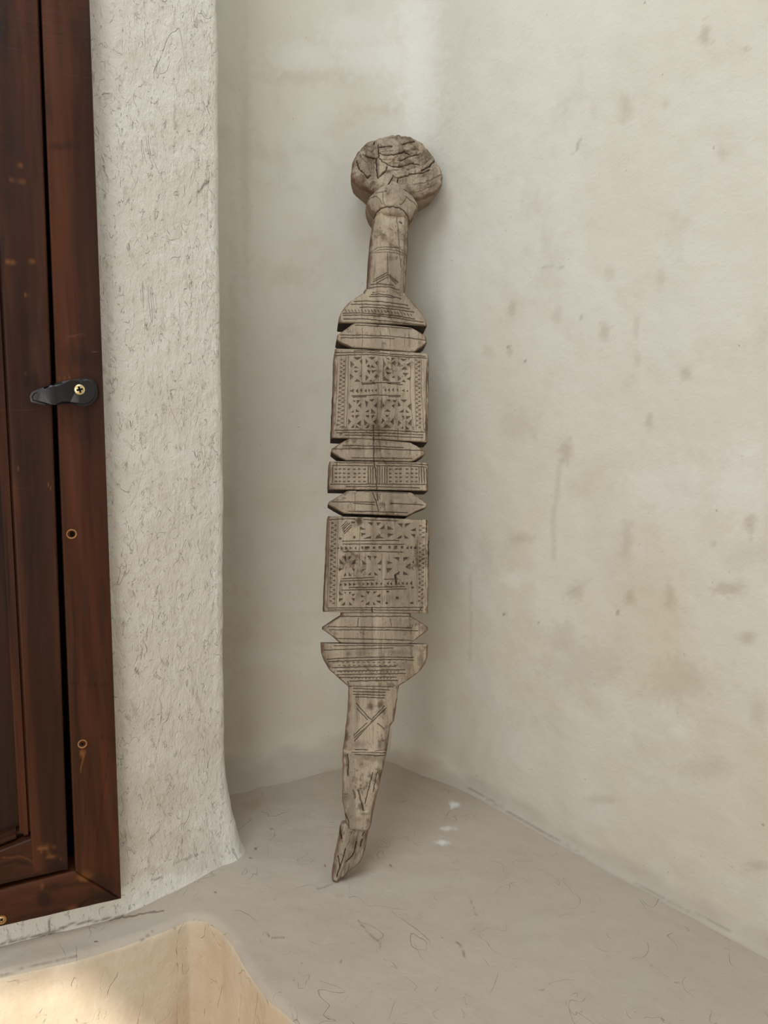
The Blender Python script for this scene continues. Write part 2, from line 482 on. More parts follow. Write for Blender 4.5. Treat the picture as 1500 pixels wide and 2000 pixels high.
wall('wall_right', path_right, M_RIGHT, .010, .0016, coveh=.022, covefar=(.040, .065), ends=(n_mid, None), foot=.026,
     stain_shade=[(1378, 68, 12, 24, .6), (1222, 212, 14, 30, .40), (1160, 215, 9, 12, .2), (1300, 205, 7, 14, .35), (1410, 297, 12, 18, .40), (1455, 95, 8, 8, .5),
            (1180, 650, 10, 24, .5), (1243, 640, 8, 24, .35), (1190, 535, 12, 18, .3), (1290, 545, 10, 22, .35), (1245, 700, 7, 20, .35),
            (1000, 602, 9, 16, .5), (1088, 618, 12, 20, .35), (995, 688, 8, 12, .55), (955, 685, 14, 12, .3), (1338, 728, 12, 18, .55),
            (1105, 880, 16, 24, .55), (1268, 822, 9, 17, .55), (1010, 830, 40, 25, .25), (1465, 1022, 13, 18, .7), (1395, 1062, 8, 8, .5),
            (1420, 1150, 34, 14, .6), (1460, 1245, 20, 15, .6), (1310, 1165, 12, 28, .5), (1230, 1168, 12, 16, .55), (1125, 1155, 20, 18, .45),
            (1020, 1052, 28, 12, .35), (1225, 1050, 14, 45, .45), (1140, 1300, 90, 60, .30), (1330, 1330, 80, 50, .32), (1180, 1562, 40, 10, .4),
            (1480, 1692, 34, 12, .45), (950, 1080, 20, 60, .2), (1100, 1250, 30, 40, .35), (1480, 1390, 20, 40, .35), (1380, 1500, 60, 25, .3)],
     pale=[(820, 130, 45, 170, .42), (815, 240, 35, 60, .35), (1300, 950, 90, 60, .25), (1330, 1430, 20, 15, .25), (1450, 950, 60, 90, .3), (1010, 1130, 30, 20, .3)],  # first two continue the painted corner light from the back wall
     dirt=[([(918, 1120), (920, 1200), (917, 1290)], 1.4, .22),
           ([(1095, 900), (1088, 960), (1080, 1010), (1082, 1090)], 8, .14), ([(1135, 270), (1125, 295), (1112, 300)], 2.6, .4),
           ([(1060, 523), (1100, 521)], 1.2, .4), ([(1133, 620), (1134, 622)], 2.6, .9), ([(992, 677), (993, 679)], 2.6, .9), ([(1024, 705), (1028, 708)], 2, .7),
           ([(985, 1198), (986, 1200)], 2.6, .9), ([(1206, 1196), (1207, 1198)], 2.6, .9), ([(915, 1538), (985, 1580), (1085, 1640), (1180, 1695)], 2.2, .5),
           ([(1240, 1725), (1330, 1770), (1425, 1818)], 4, .30), ([(1110, 1160), (1170, 1120)], 1.4, .15)])

# ---- bench top with the well in front of the window
edge_px = [(0, 1902), (148, 1869), (240, 1841), (330, 1808), (368, 1790), (400, 1792), (435, 1815), (455, 1842), (482, 1890), (520, 1943), (560, 1975), (592, 2004)]
E = [floor_pt(*p)[:2] for p in edge_px]
de0 = nrm(E[2] - E[0]); E = [E[0] - de0 * .85] + E
de1 = nrm(E[-1] - E[-5]); E = E + [E[-1] + de1 * 2.6]
E = np.array(E)
segE = np.r_[0, np.cumsum(np.linalg.norm(np.diff(E, axis=0), axis=1))]
iv0, iv1 = segE[1], segE[-2]
LE = np.r_[np.linspace(0, iv0, 30, endpoint=False), np.linspace(iv0 - .0, iv1 + .05, 520), np.linspace(iv1 + .06, segE[-1], 40)]
Ep = np.stack([np.interp(LE, segE, E[:, 0]), np.interp(LE, segE, E[:, 1])], 1)
for _ in range(14):
    Ep[1:-1] = .25 * Ep[:-2] + .5 * Ep[1:-1] + .25 * Ep[2:]
# matching outer line just inside the walls
Oc = [(segE[0], far_l - nw * .03), (segE[2], base0 + dw * .08 - nw * .03), (segE[4], pier_c - dw * .05 - nw * .05), (segE[5], pier_c - nw * .1),
      (segE[6], ret_end - nw * .06), (segE[8], corner + nrm(corner) * .05), (segE[10], corner + dr * .35 + np.array([.05, .02])),
      (segE[12], corner + dr * .8 + np.array([.05, .03])), (segE[-1], rt_end + np.array([.06, 0]))]
Ol = np.array([o[0] for o in Oc]); Op = np.array([o[1] for o in Oc])
Oo = np.stack([np.interp(LE, Ol, Op[:, 0]), np.interp(LE, Ol, Op[:, 1])], 1)
tg = np.gradient(Ep, axis=0); tg /= np.linalg.norm(tg, axis=1)[:, None]
nE = np.stack([tg[:, 1], -tg[:, 0]], 1)      # towards the well (right of travel)
if (nE[60] @ nw) < 0:
    nE = -nE
rows = []
RL = .009
for k in np.linspace(0, 1, 230) ** 1.0:      # flat part from the walls to the lip
    p = Oo * (1 - k) + (Ep - nE * RL) * k
    rows.append(np.c_[p, np.zeros(len(p))])
for a in np.linspace(0, math.pi / 2, 8)[1:]:
    p = Ep - nE * RL + nE * RL * math.sin(a)
    rows.append(np.c_[p, np.full(len(p), -RL + RL * math.cos(a))])
NTOP = len(rows)
for z in np.r_[np.linspace(-.012, -.20, 60), np.linspace(-.22, -.452, 10)]:
    p = Ep
    rows.append(np.c_[p, np.full(len(p), z)])
G = np.array(rows)
bump = .0022 * fbm(G[..., 0] * 6, G[..., 1] * 6, G[..., 2] * 6, 4, 51) + .0006 * fbm(G[..., 0] * 45, G[..., 1] * 45, G[..., 2] * 45, 3, 57)
G[:NTOP, :, 2] += bump[:NTOP]
G[NTOP - 7:, :, :2] += nE[None] * (bump[NTOP - 7:] * 1.2)[..., None]
px, py = proj(G)
at = {'stain_shade': blobs(px, py, [(492, 1572, 26, 12, .5), (640, 1790, 60, 30, .22), (700, 1850, 80, 40, .18), (560, 1560, 80, 30, .2), (660, 1750, 9, 6, .5),
                              (820, 1790, 9, 6, .4), (700, 1868, 22, 12, .3), (930, 1810, 25, 25, .2), (130, 1858, 140, 22, .15), (1000, 1700, 80, 40, .15)]),
      'pale': blobs(px, py, [(890, 1572, 11, 7, .8), (872, 1618, 14, 4, .55), (862, 1646, 14, 5, .6), (795, 1482, 12, 8, .8), (812, 1494, 10, 7, .6),
                             (1220, 1712, 10, 4, .4), (370, 1800, 40, 30, .0)], 9),
      'dirt': strokes(px, py, [([(0, 1846), (60, 1832), (110, 1820), (140, 1808), (190, 1800), (250, 1790), (320, 1778)], 2.6, .7),
                               ([(517, 1822), (530, 1831), (556, 1831)], 2, .6), ([(700, 1796), (715, 1818), (742, 1842), (744, 1855)], 1.8, .5),
                               ([(892, 1840), (902, 1852), (908, 1868)], 2.4, .6), ([(620, 1735), (650, 1728)], 1.8, .5), ([(915, 1750), (925, 1770), (930, 1790)], 1.8, .35),
                               ([(0, 1905), (60, 1888), (150, 1868)], 3.2, .5), ([(186, 1839), (190, 1840)], 2.6, .9), ([(275, 1838), (300, 1816)], 1.6, .45),
                               ([(530, 1617), (531, 1618)], 2.6, .8), ([(498, 1657), (499, 1660)], 2.6, .9), ([(490, 1675), (491, 1677)], 2.6, .9),
                               ([(634, 1690), (635, 1692)], 2.6, .9), ([(762, 1689), (763, 1691)], 2.6, .9), ([(420, 1742), (421, 1743)], 2.6, .9),
                               ([(665, 1878), (666, 1879)], 2.6, .9), ([(915, 1540), (985, 1582), (1085, 1642), (1180, 1697)], 2.2, .35),
                               ([(145, 1880), (152, 1920)], 1.8, .0)])}
nr, nc = G.shape[:2]
F = grid_faces(nr, nc)
ftop = F[: (NTOP - 5) * (nc - 1)]
fl = mesh_from('floor', G.reshape(-1, 3), F, M_FLOOR, attrs=at)
fl.data.materials.append(M_TAN)
mi = np.zeros(len(F), np.int32); mi[(NTOP - 3) * (nc - 1):] = 1
if len(fl.data.polygons) == len(F):
    fl.data.polygons.foreach_set('material_index', mi)
struct(fl)
# make sure the top faces up
fl.data.update()
if fl.data.polygons[(nc - 1) * 20 + 100].normal.z < 0:
    fl.data.flip_normals()

# ---- the rest of the room (out of view): lower floor, front wall with a doorway, ceiling with an opening added for the overhead fill
def slab(name, boxes, mat, parent=None, bev=0.0):
    bm = bmesh.new()
    for (c, sz, ang) in boxes:
        r = bmesh.ops.create_cube(bm, size=1.0, matrix=Matrix.Translation(c) @ Matrix.Rotation(ang, 4, 'Z') @ Matrix.Diagonal((*sz, 1)))
    if bev:
        bmesh.ops.bevel(bm, geom=bm.edges[:], offset=bev, segments=2, affect='EDGES')
    me = bpy.data.meshes.new(name); bm.to_mesh(me); bm.free()
    me.materials.append(mat)
    o = bpy.data.objects.new(name, me); COL.objects.link(o)
    if parent: o.parent = parent
    return o
YF = -1.75
struct(slab('floor', [((0.1, -.15, -.475), (4.2, 3.6, .05), 0)], M_TILE)).name = 'floor_lower'
# unseen doorway, its shouldered head shaped to cut the sun patch
top_z = 0.028; tp = floor_pt(60, 1925, -.02)
dist = (tp[1] - YF) / SUN_DIR[1]
dz = top_z - SUN_DIR[2] * dist               # height of the door head in the front wall
dxr = floor_pt(165, 1925, -.03)
xR = float(dxr[0] - SUN_DIR[0] * (dxr[1] - YF) / SUN_DIR[1])
xL = xR - 1.0
slope = 1.5
bm = bmesh.new()
def prism(bm, poly, y0, y1):
    a = [bm.verts.new((x, y0, z)) for x, z in poly]; b = [bm.verts.new((x, y1, z)) for x, z in poly]
    bm.faces.new(a); bm.faces.new(b[::-1])
    for i in range(len(poly)):
        j = (i + 1) % len(poly); bm.faces.new((a[j], a[i], b[i], b[j]))
prism(bm, [(-2.0, -.45), (xL, -.45), (xL, dz - .3), (xL, 1.8), (-2.0, 1.8)], YF - .12, YF)
prism(bm, [(xL, dz), (xR, dz), (xR, 1.8), (xL, 1.8)], YF - .12, YF)
prism(bm, [(xR, 1.8), (xR, dz), (xR + .22, dz - .22 * slope), (xR + .22, -.45), (2.2, -.45), (2.2, 1.8)], YF - .12, YF)
bmesh.ops.recalc_face_normals(bm, faces=bm.faces[:])
me = bpy.data.meshes.new('wall_front'); bm.to_mesh(me); bm.free(); me.materials.append(M_ROOM)
o = bpy.data.objects.new('wall_front', me); COL.objects.link(o); struct(o)
struct(slab('wall_side', [((-1.62, -.5, .67), (.08, 2.7, 2.25), 0)], M_ROOM))
ox0, ox1, oy0, oy1 = -.95, .25, -.56, .56
struct(slab('ceiling', [((-1.4, .1, 1.83), (.9, 4.2, .06), 0), ((1.2, .1, 1.83), (1.9, 4.2, .06), 0),
                        (((ox0 + ox1) / 2, (oy1 + 2.2) / 2, 1.83), (ox1 - ox0, 2.2 - oy1, .06), 0),
                        (((ox0 + ox1) / 2, (oy0 - 2.0) / 2, 1.83), (ox1 - ox0, abs(-2.0 - oy0), .06), 0)], M_BACK))

# ------------------------------------------------------------------ window
win = bpy.data.objects.new('window_1', None); COL.objects.link(win); win.location = tuple(fr_world(sA - .2, 0, 0)); struct(win)
win_inv = Matrix.Translation(win.location).inverted()
def plate(name, poly, w0, w1, mat, parent=win, bev=.0012, sub=0, dirt=(), pale=()):
    """polygon in the frame's face (along, up), from depth w0 to w1"""
    bm = bmesh.new()
    A = [bm.verts.new(fr_world(s, z, w0)) for s, z in poly]; B = [bm.verts.new(fr_world(s, z, w1)) for s, z in poly]
    bm.faces.new(A[::-1]); bm.faces.new(B)
    n = len(poly)
    for i in range(n):
        bm.faces.new((A[i], A[(i + 1) % n], B[(i + 1) % n], B[i]))
    bmesh.ops.recalc_face_normals(bm, faces=bm.faces[:])
    if bev:
        bmesh.ops.bevel(bm, geom=bm.edges[:], offset=bev, segments=2, affect='EDGES')
    if sub:
        for _ in range(sub):
            es = [e for e in bm.edges if e.calc_length() > .004]
            bmesh.ops.subdivide_edges(bm, edges=es, cuts=1, use_grid_fill=True)
        bmesh.ops.triangulate(bm, faces=[f for f in bm.faces if len(f.verts) > 4])
    for v in bm.verts:
        v.co = win_inv @ v.co
    me = bpy.data.meshes.new(name); bm.to_mesh(me); bm.free()
    me.materials.append(mat)
    co = np.empty(len(me.vertices) * 3, np.float32); me.vertices.foreach_get('co', co)
    co = co.reshape(-1, 3) + np.array(win.location)
    px, py = proj(co)
    for k, a in (('dirt', strokes(px, py, [d for d in dirt if len(d) == 3]) + blobs(px, py, [d for d in dirt if len(d) == 5])),
                 ('pale', strokes(px, py, [d for d in pale if len(d) == 3]) + blobs(px, py, [d for d in pale if len(d) == 5]))):
        q = me.attributes.new(k, 'FLOAT', 'POINT'); q.data.foreach_set('value', np.clip(a, 0, 1).astype(np.float32))
    o = bpy.data.objects.new(name, me); COL.objects.link(o); o.parent = parent
    return o
def grid_plate(name, quad, w0, w1, mat, nx, nz, **kw):
    """board with a finely divided front, so stains and dents sit on it. quad: BL, BR, TR, TL"""
    dirt, pale, edge = kw.get('dirt', ()), kw.get('pale', ()), kw.get('edge', .0015)
    q = np.array(quad, float)
    a = np.linspace(0, 1, nx); b = np.linspace(0, 1, nz)
    A, B = np.meshgrid(a, b, indexing='ij')
    S = (1 - A) * (1 - B) * q[0, 0] + A * (1 - B) * q[1, 0] + A * B * q[2, 0] + (1 - A) * B * q[3, 0]
    Zc = (1 - A) * (1 - B) * q[0, 1] + A * (1 - B) * q[1, 1] + A * B * q[2, 1] + (1 - A) * B * q[3, 1]
    wd = np.linalg.norm(q[1] - q[0]); ht = np.linalg.norm(q[3] - q[0])
    d = np.minimum(np.minimum(A, 1 - A) * wd, np.minimum(B, 1 - B) * ht)
    Wd = w1 - edge * (1 - np.sqrt(np.clip(1 - (1 - np.clip(d / edge, 0, 1)) ** 2, 0, 1)))
    Wd = Wd + .00035 * fbm(S * 60, Zc * 9, None, 3, 71)
    P = FR0 + FD * S[..., None] + FN * Wd[..., None] + Zup * Zc[..., None]
    px, py = proj(P)
    dd = np.clip(strokes(px, py, [d for d in dirt if len(d) == 3]) + blobs(px, py, [d for d in dirt if len(d) == 5]), 0, 1)
    pp = np.clip(strokes(px, py, [d for d in pale if len(d) == 3]) + blobs(px, py, [d for d in pale if len(d) == 5]), 0, 1)
    V = P.reshape(-1, 3)
    loop = [i * nz for i in range(nx)] + [(nx - 1) * nz + j for j in range(1, nz)] + [i * nz + nz - 1 for i in range(nx - 2, -1, -1)] + [j for j in range(nz - 2, 0, -1)]
    Sb, Zb = S.ravel()[loop], Zc.ravel()[loop]
    Vb = FR0 + FD * Sb[:, None] + FN * w0 + Zup * Zb[:, None]
    n0, nl = len(V), len(loop)
    side = np.array([(loop[i], n0 + i, n0 + (i + 1) % nl, loop[(i + 1) % nl]) for i in range(nl)])
    F = np.concatenate([grid_faces(nx, nz), side])
    VV = np.concatenate([V, Vb]) - np.array(win.location)
    o = mesh_from(name, VV, F, mat, parent=win, attrs={'dirt': np.r_[dd.ravel(), np.zeros(nl)], 'pale': np.r_[pp.ravel(), np.zeros(nl)]}, sharp=50)
    bm = bmesh.new(); bm.from_mesh(o.data)
    bmesh.ops.recalc_face_normals(bm, faces=bm.faces[:]); bm.to_mesh(o.data); bm.free()
    return o
H_TOP = 1.35
def vline(px0, py0, px1, py1, z):
    """along-position at height z on the line through two pixels on the face"""
    a, b = fr(px0, py0), fr(px1, py1)
    return a[0] + (b[0] - a[0]) * (z - a[1]) / (b[1] - a[1])
g0 = fr(147, 1703); g1 = fr(80, 0)
gT = vline(80, 0, 147, 1703, H_TOP)
rT = vline(175, 0, 237, 1757, H_TOP)
bl = fr(-60, 1826); zrail = fr(-60, 1755)
WL = -.62                                                 # left end of the window
def on_line(p, q, s):
    return p[1] + (q[1] - p[1]) * (s - p[0]) / (q[0] - p[0])
botA, botB = fr(0, 1812), fr(237, 1757)
topA, topB = fr(0, 1741), fr(147, 1703)
T = .016
# right stile: corners BL (inner, mitred), BR (outer)
grid_plate('frame_stile', [g0, fr(237, 1757), (rT, H_TOP), (gT, H_TOP)], -.045, 0, M_WOOD, 60, 420,
           dirt=[(150, 800, 40, 60, .35), (165, 840, 25, 30, .4), (120, 285, 40, 8, .5), (165, 60, 30, 60, .35), (155, 700, 40, 25, .4), (190, 1730, 40, 25, .6),
                 ([(138, 1335), (215, 1338)], 3, .45), ([(195, 1440), (225, 1443)], 3, .45), ([(176, 1500), (160, 1640)], 1.6, .5), ([(212, 1470), (190, 1640)], 1.6, .5),
                 ([(150, 1705), (237, 1757)], 1.6, .8)],
           pale=[(161, 1472, 7, 8, .7), ([(163, 1480), (158, 1505)], 2, .5), ([(110, 740), (140, 736)], 2.2, .35), (168, 1712, 12, 10, .35)])
grid_plate('frame_bottom_rail', [(WL, on_line(botA, botB, WL)), (fr(236, 1757.3)[0], fr(236, 1757.3)[1]), (fr(146, 1703.6)[0], fr(146, 1703.6)[1]), (WL, on_line(topA, topB, WL))],
           -.045, -.0006, M_WOODH, 420, 40,
           dirt=[(85, 1755, 15, 22, .75), (205, 1752, 40, 16, .7), (110, 1735, 15, 12, .4), ([(150, 1782), (158, 1765), (170, 1757)], 4, .8), ([(100, 1718), (96, 1740)], 1.6, .5)],
           pale=[(160, 1716, 12, 8, .5), (140, 1775, 12, 6, .3), (82, 1732, 4, 8, .3)])
# rebate behind the gap, near-black to paint in its shade, and its left/top counterparts out of the picture
plate('rebate', [(gT - .03, H_TOP), (g0[0] - .035, g0[1] - .01), (g0[0] + .01, g0[1] - .01), (gT + .01, H_TOP)], -.05, -.028, M_HOLE, bev=0)
plate('frame_stile', [(WL - .055, on_line(botA, botB, WL)), (WL, on_line(botA, botB, WL)), (WL, H_TOP), (WL - .055, H_TOP)], -.045, 0, M_WOOD)
plate('frame_top_rail', [(WL - .055, H_TOP), (rT, H_TOP), (rT, H_TOP + .06), (WL - .055, H_TOP + .06)], -.045, 0, M_WOODH)
# sash
q0 = fr(134, 1703); q1 = fr(60, 1641); q0b = fr(0, 1733)
sT0 = vline(75.5, 0, 134, 1690, H_TOP); sT1 = vline(60, 1641, 18.7, 860, H_TOP)
z_sT = H_TOP - .004
grid_plate('sash_stile', [(vline(60, 1641, 18.7, 860, q0[1] + .006), q0[1] + .004), q0, (sT0, z_sT), (sT1, z_sT)], -.034, -.002, M_WOOD, 60, 420,
           dirt=[(60, 745, 20, 20, .5), (50, 1050, 30, 90, .35), (104, 1668, 9, 7, .8), (70, 750, 14, 12, .5), (60, 640, 30, 40, .3), (40, 900, 25, 60, .3),
                 (115, 1690, 22, 12, .6), (5, 55, 10, 25, .5), (3, 500, 6, 60, .6)],
           pale=[(84, 1657, 13, 6, .5), (100, 1672, 11, 5, .5), (101, 1652, 10, 3, .35), (119, 1675, 3, 2.5, .7),
                 ([(8, 575), (50, 578), (75, 582)], 2.2, .6), ([(10, 512), (70, 512)], 1.8, .45), ([(35, 388), (65, 392)], 1.8, .4), ([(20, 350), (60, 356)], 1.6, .3),
                 ([(0, 322), (60, 324)], 1.6, .4), ([(45, 690), (72, 691)], 1.8, .4), ([(36, 732), (50, 732)], 2, .4), (36, 914, 3, 1.6, .8), ([(94, 945), (98, 955)], 1.6, .5)])
sLx = WL + .006
grid_plate('sash_bottom_rail', [(sLx, on_line(q0b, q0, sLx)), (q0[0] - .0005, q0[1] + .0005), (q1[0] + .002, q1[1] - .0005), (sLx, on_line(fr(0, 1664), q1, sLx))], -.034, -.0028, M_WOODH, 420, 40,
           dirt=[([(0, 1690), (30, 1680), (60, 1690)], 5, .6), ([(0, 1725), (60, 1712), (130, 1695)], 5, .5), (110, 1695, 25, 8, .5)],
           pale=[([(5, 1675), (40, 1672), (80, 1690)], 2.4, .25)])
zb2 = on_line(fr(0, 1664), q1, sLx)
plate('sash_stile', [(sLx, zb2), (sLx + .05, zb2), (sLx + .05, z_sT), (sLx, z_sT)], -.034, -.002, M_WOOD)
# moulding bead stepping down to the panel
bd0 = vline(43, 1640, 36.5, 1500, q1[1]); 
b_bot = (q1[0] - .009, q1[1] - .001); b_top = (sT1 - .009, z_sT)
plate('moulding', [b_bot, (q1[0] + .001, q1[1] - .001), (sT1 + .001, z_sT), b_top], -.032, -.0085, M_WOOD, bev=.003)
plate('moulding', [(sLx + .04, zb2 - .002), b_bot, (b_bot[0], b_bot[1] + .009), (sLx + .04, zb2 + .008)], -.032, -.0085, M_WOODH, bev=.003)
plate('panel', [(sLx + .04, zb2 - .02), (q1[0] - .002, q1[1] - .02), (sT1 - .002, z_sT), (sLx + .04, z_sT)], -.034, -.017, M_WOODP, bev=0)

# turn button: iron lug pivoting on a screw
def outline_solid(name, pix, w0, w1fn, mat, parent, bev=.0015):
    poly = [fr(x, y, .006) for x, y in pix]
    bm = bmesh.new()
    A = [bm.verts.new(fr_world(s, z, w0)) for s, z in poly]
    B = [bm.verts.new(fr_world(s, z, w1fn(x, y))) for (s, z), (x, y) in zip(poly, pix)]
    n = len(poly)
    bm.faces.new(A[::-1]); bm.faces.new(B)
    for i in range(n): bm.faces.new((A[i], A[(i + 1) % n], B[(i + 1) % n], B[i]))
    bmesh.ops.recalc_face_normals(bm, faces=bm.faces[:])
    top_e = [e for e in bm.edges if all(v in B for v in e.verts)]
    bmesh.ops.bevel(bm, geom=top_e, offset=bev, segments=3, affect='EDGES')
    bmesh.ops.triangulate(bm, faces=[f for f in bm.faces if len(f.verts) > 4])
    for v in bm.verts: v.co = win_inv @ v.co
    me = bpy.data.meshes.new(name); bm.to_mesh(me); bm.free()
    me.polygons.foreach_set('use_smooth', np.ones(len(me.polygons), bool)); me.set_sharp_from_angle(angle=math.radians(40))
    me.materials.append(mat)
    o = bpy.data.objects.new(name, me); COL.objects.link(o); o.parent = parent
    return o
lug = [(191, 764), (189, 752), (184, 743), (176, 738), (166, 737), (155, 740), (140, 742), (122, 745), (107, 749), (98, 752), (84, 757), (72, 761), (62, 766), (58, 774),
       (60, 785), (72, 788), (88, 792), (105, 791), (122, 790), (138, 789), (150, 792), (165, 794), (178, 790), (187, 781), (191, 772)]
tb = outline_solid('turn_button', lug, .0004, lambda x, y: .0065 if x > 128 else .0105 - .000075 * abs(x - 100), M_IRON, win, .0025)
tb['label'] = 'black iron turn button'
def disc(name, cx, cy, r_px, w0, w1, mat, parent, wref=0.0, dome=0.0, ring=None, seg=28):
    s0, z0 = fr(cx, cy, wref); s1, _ = fr(cx + r_px, cy, wref); r = abs(s1 - s0)
    V, Fc = [], []
    prof = [(r, w0), (r, w1 - dome * .5), (r * .85, w1 - dome * .15), (r * .45, w1), (0.001 * r, w1)] if ring is None else \
           [(r, w0), (r, w1), (r * .9, w1 + .0002), (r * ring, w1 - .0003), (r * ring * .9, w0)]
    for rr, ww in prof:
        for k in range(seg):
            a = 2 * math.pi * k / seg
            V.append(fr_world(s0 + rr * math.cos(a), z0 + rr * math.sin(a), ww) - np.array(win.location))
    for i in range(len(prof) - 1):
        for k in range(seg):
            Fc.append((i * seg + k, i * seg + (k + 1) % seg, (i + 1) * seg + (k + 1) % seg, (i + 1) * seg + k))
    o = mesh_from(name, np.array(V), np.array(Fc), mat, parent=win, sharp=45)
    bm = bmesh.new(); bm.from_mesh(o.data); bmesh.ops.recalc_face_normals(bm, faces=bm.faces[:]); bm.to_mesh(o.data); bm.free()
    if parent is not win: o.parent = parent
    return o, (s0, z0, r)
def cross(name, s0, z0, r, w, parent, rot=.3):
    a = r * .62; b = r * .17
    pts = [(-b, -a), (b, -a), (b, -b), (a, -b), (a, b), (b, b), (b, a), (-b, a), (-b, b), (-a, b), (-a, -b), (-b, -b)]
    c_, s_n = math.cos(rot), math.sin(rot)
    poly = [(s0 + x * c_ - y * s_n, z0 + x * s_n + y * c_) for x, y in pts]
    return plate(name, poly, w - .0012, w + .0001, M_HOLE, parent=parent, bev=0)
sc, (s0, z0, r) = disc('screw', 155.5, 761, 10.5, .002, .0078, M_BRASS, tb, wref=.007, dome=.0012)
cross('screw_slot', s0, z0, r, .0079, tb, .25)
for (x, y, rp, rot, hole) in ((140, 1043, 10.5, .2, True), (161, 1453, 9.5, .5, False), (3, 1797, 10, .6, False)):
    o, (s0, z0, r) = disc('countersink', x, y, rp, -.004, .0003, M_RAW, win, ring=.72)
    disc('screw_hole' if hole else 'screw', x, y, rp * .66, -.004, -.0004 if not hole else .0001, M_HOLE if hole else M_BRASS, win, dome=.0006)
    if not hole: cross('screw_slot', s0, z0, r * .6, .0, win, rot)

# ------------------------------------------------------------------ carved wooden dagger
LEAN, YAW = math.radians(15.2), math.radians(7.0)
TIP = floor_pt(657, 1717)
db_ = np.array([math.cos(YAW), math.sin(YAW), 0.0])       # across
dg = np.array([-math.sin(YAW), math.cos(YAW), 0.0])
da = math.cos(LEAN) * Zup + math.sin(LEAN) * dg            # along, towards the pommel
dn = math.sin(LEAN) * Zup - math.cos(LEAN) * dg            # out of its face, towards the viewer
TIP = TIP + dn * 0.006
dag = bpy.data.objects.new('wooden_dagger', None); COL.objects.link(dag)
dag.matrix_world = Matrix([[*map(float, (db_[i], -dn[i], da[i]))] + [float(TIP[i])] for i in range(3)] + [[0, 0, 0, 1]])
thing(dag, 'tall weathered grey wooden carving of a sheathed dagger leaning upright in the plaster corner', 'carving')
def dag_uv(px, py, w=0.0):
    P = on_plane(px, py, TIP + dn * w, dn)
    return (P - TIP) @ db_, (P - TIP) @ da

ORN = {}
def orn(part, kind, pts, **kw):
    ORN.setdefault(part, []).append((kind, np.asarray(pts, float), kw))
def conv(pts, ox, oy, k):
    return [(ox + x / k, oy + y / k) for x, y in pts]

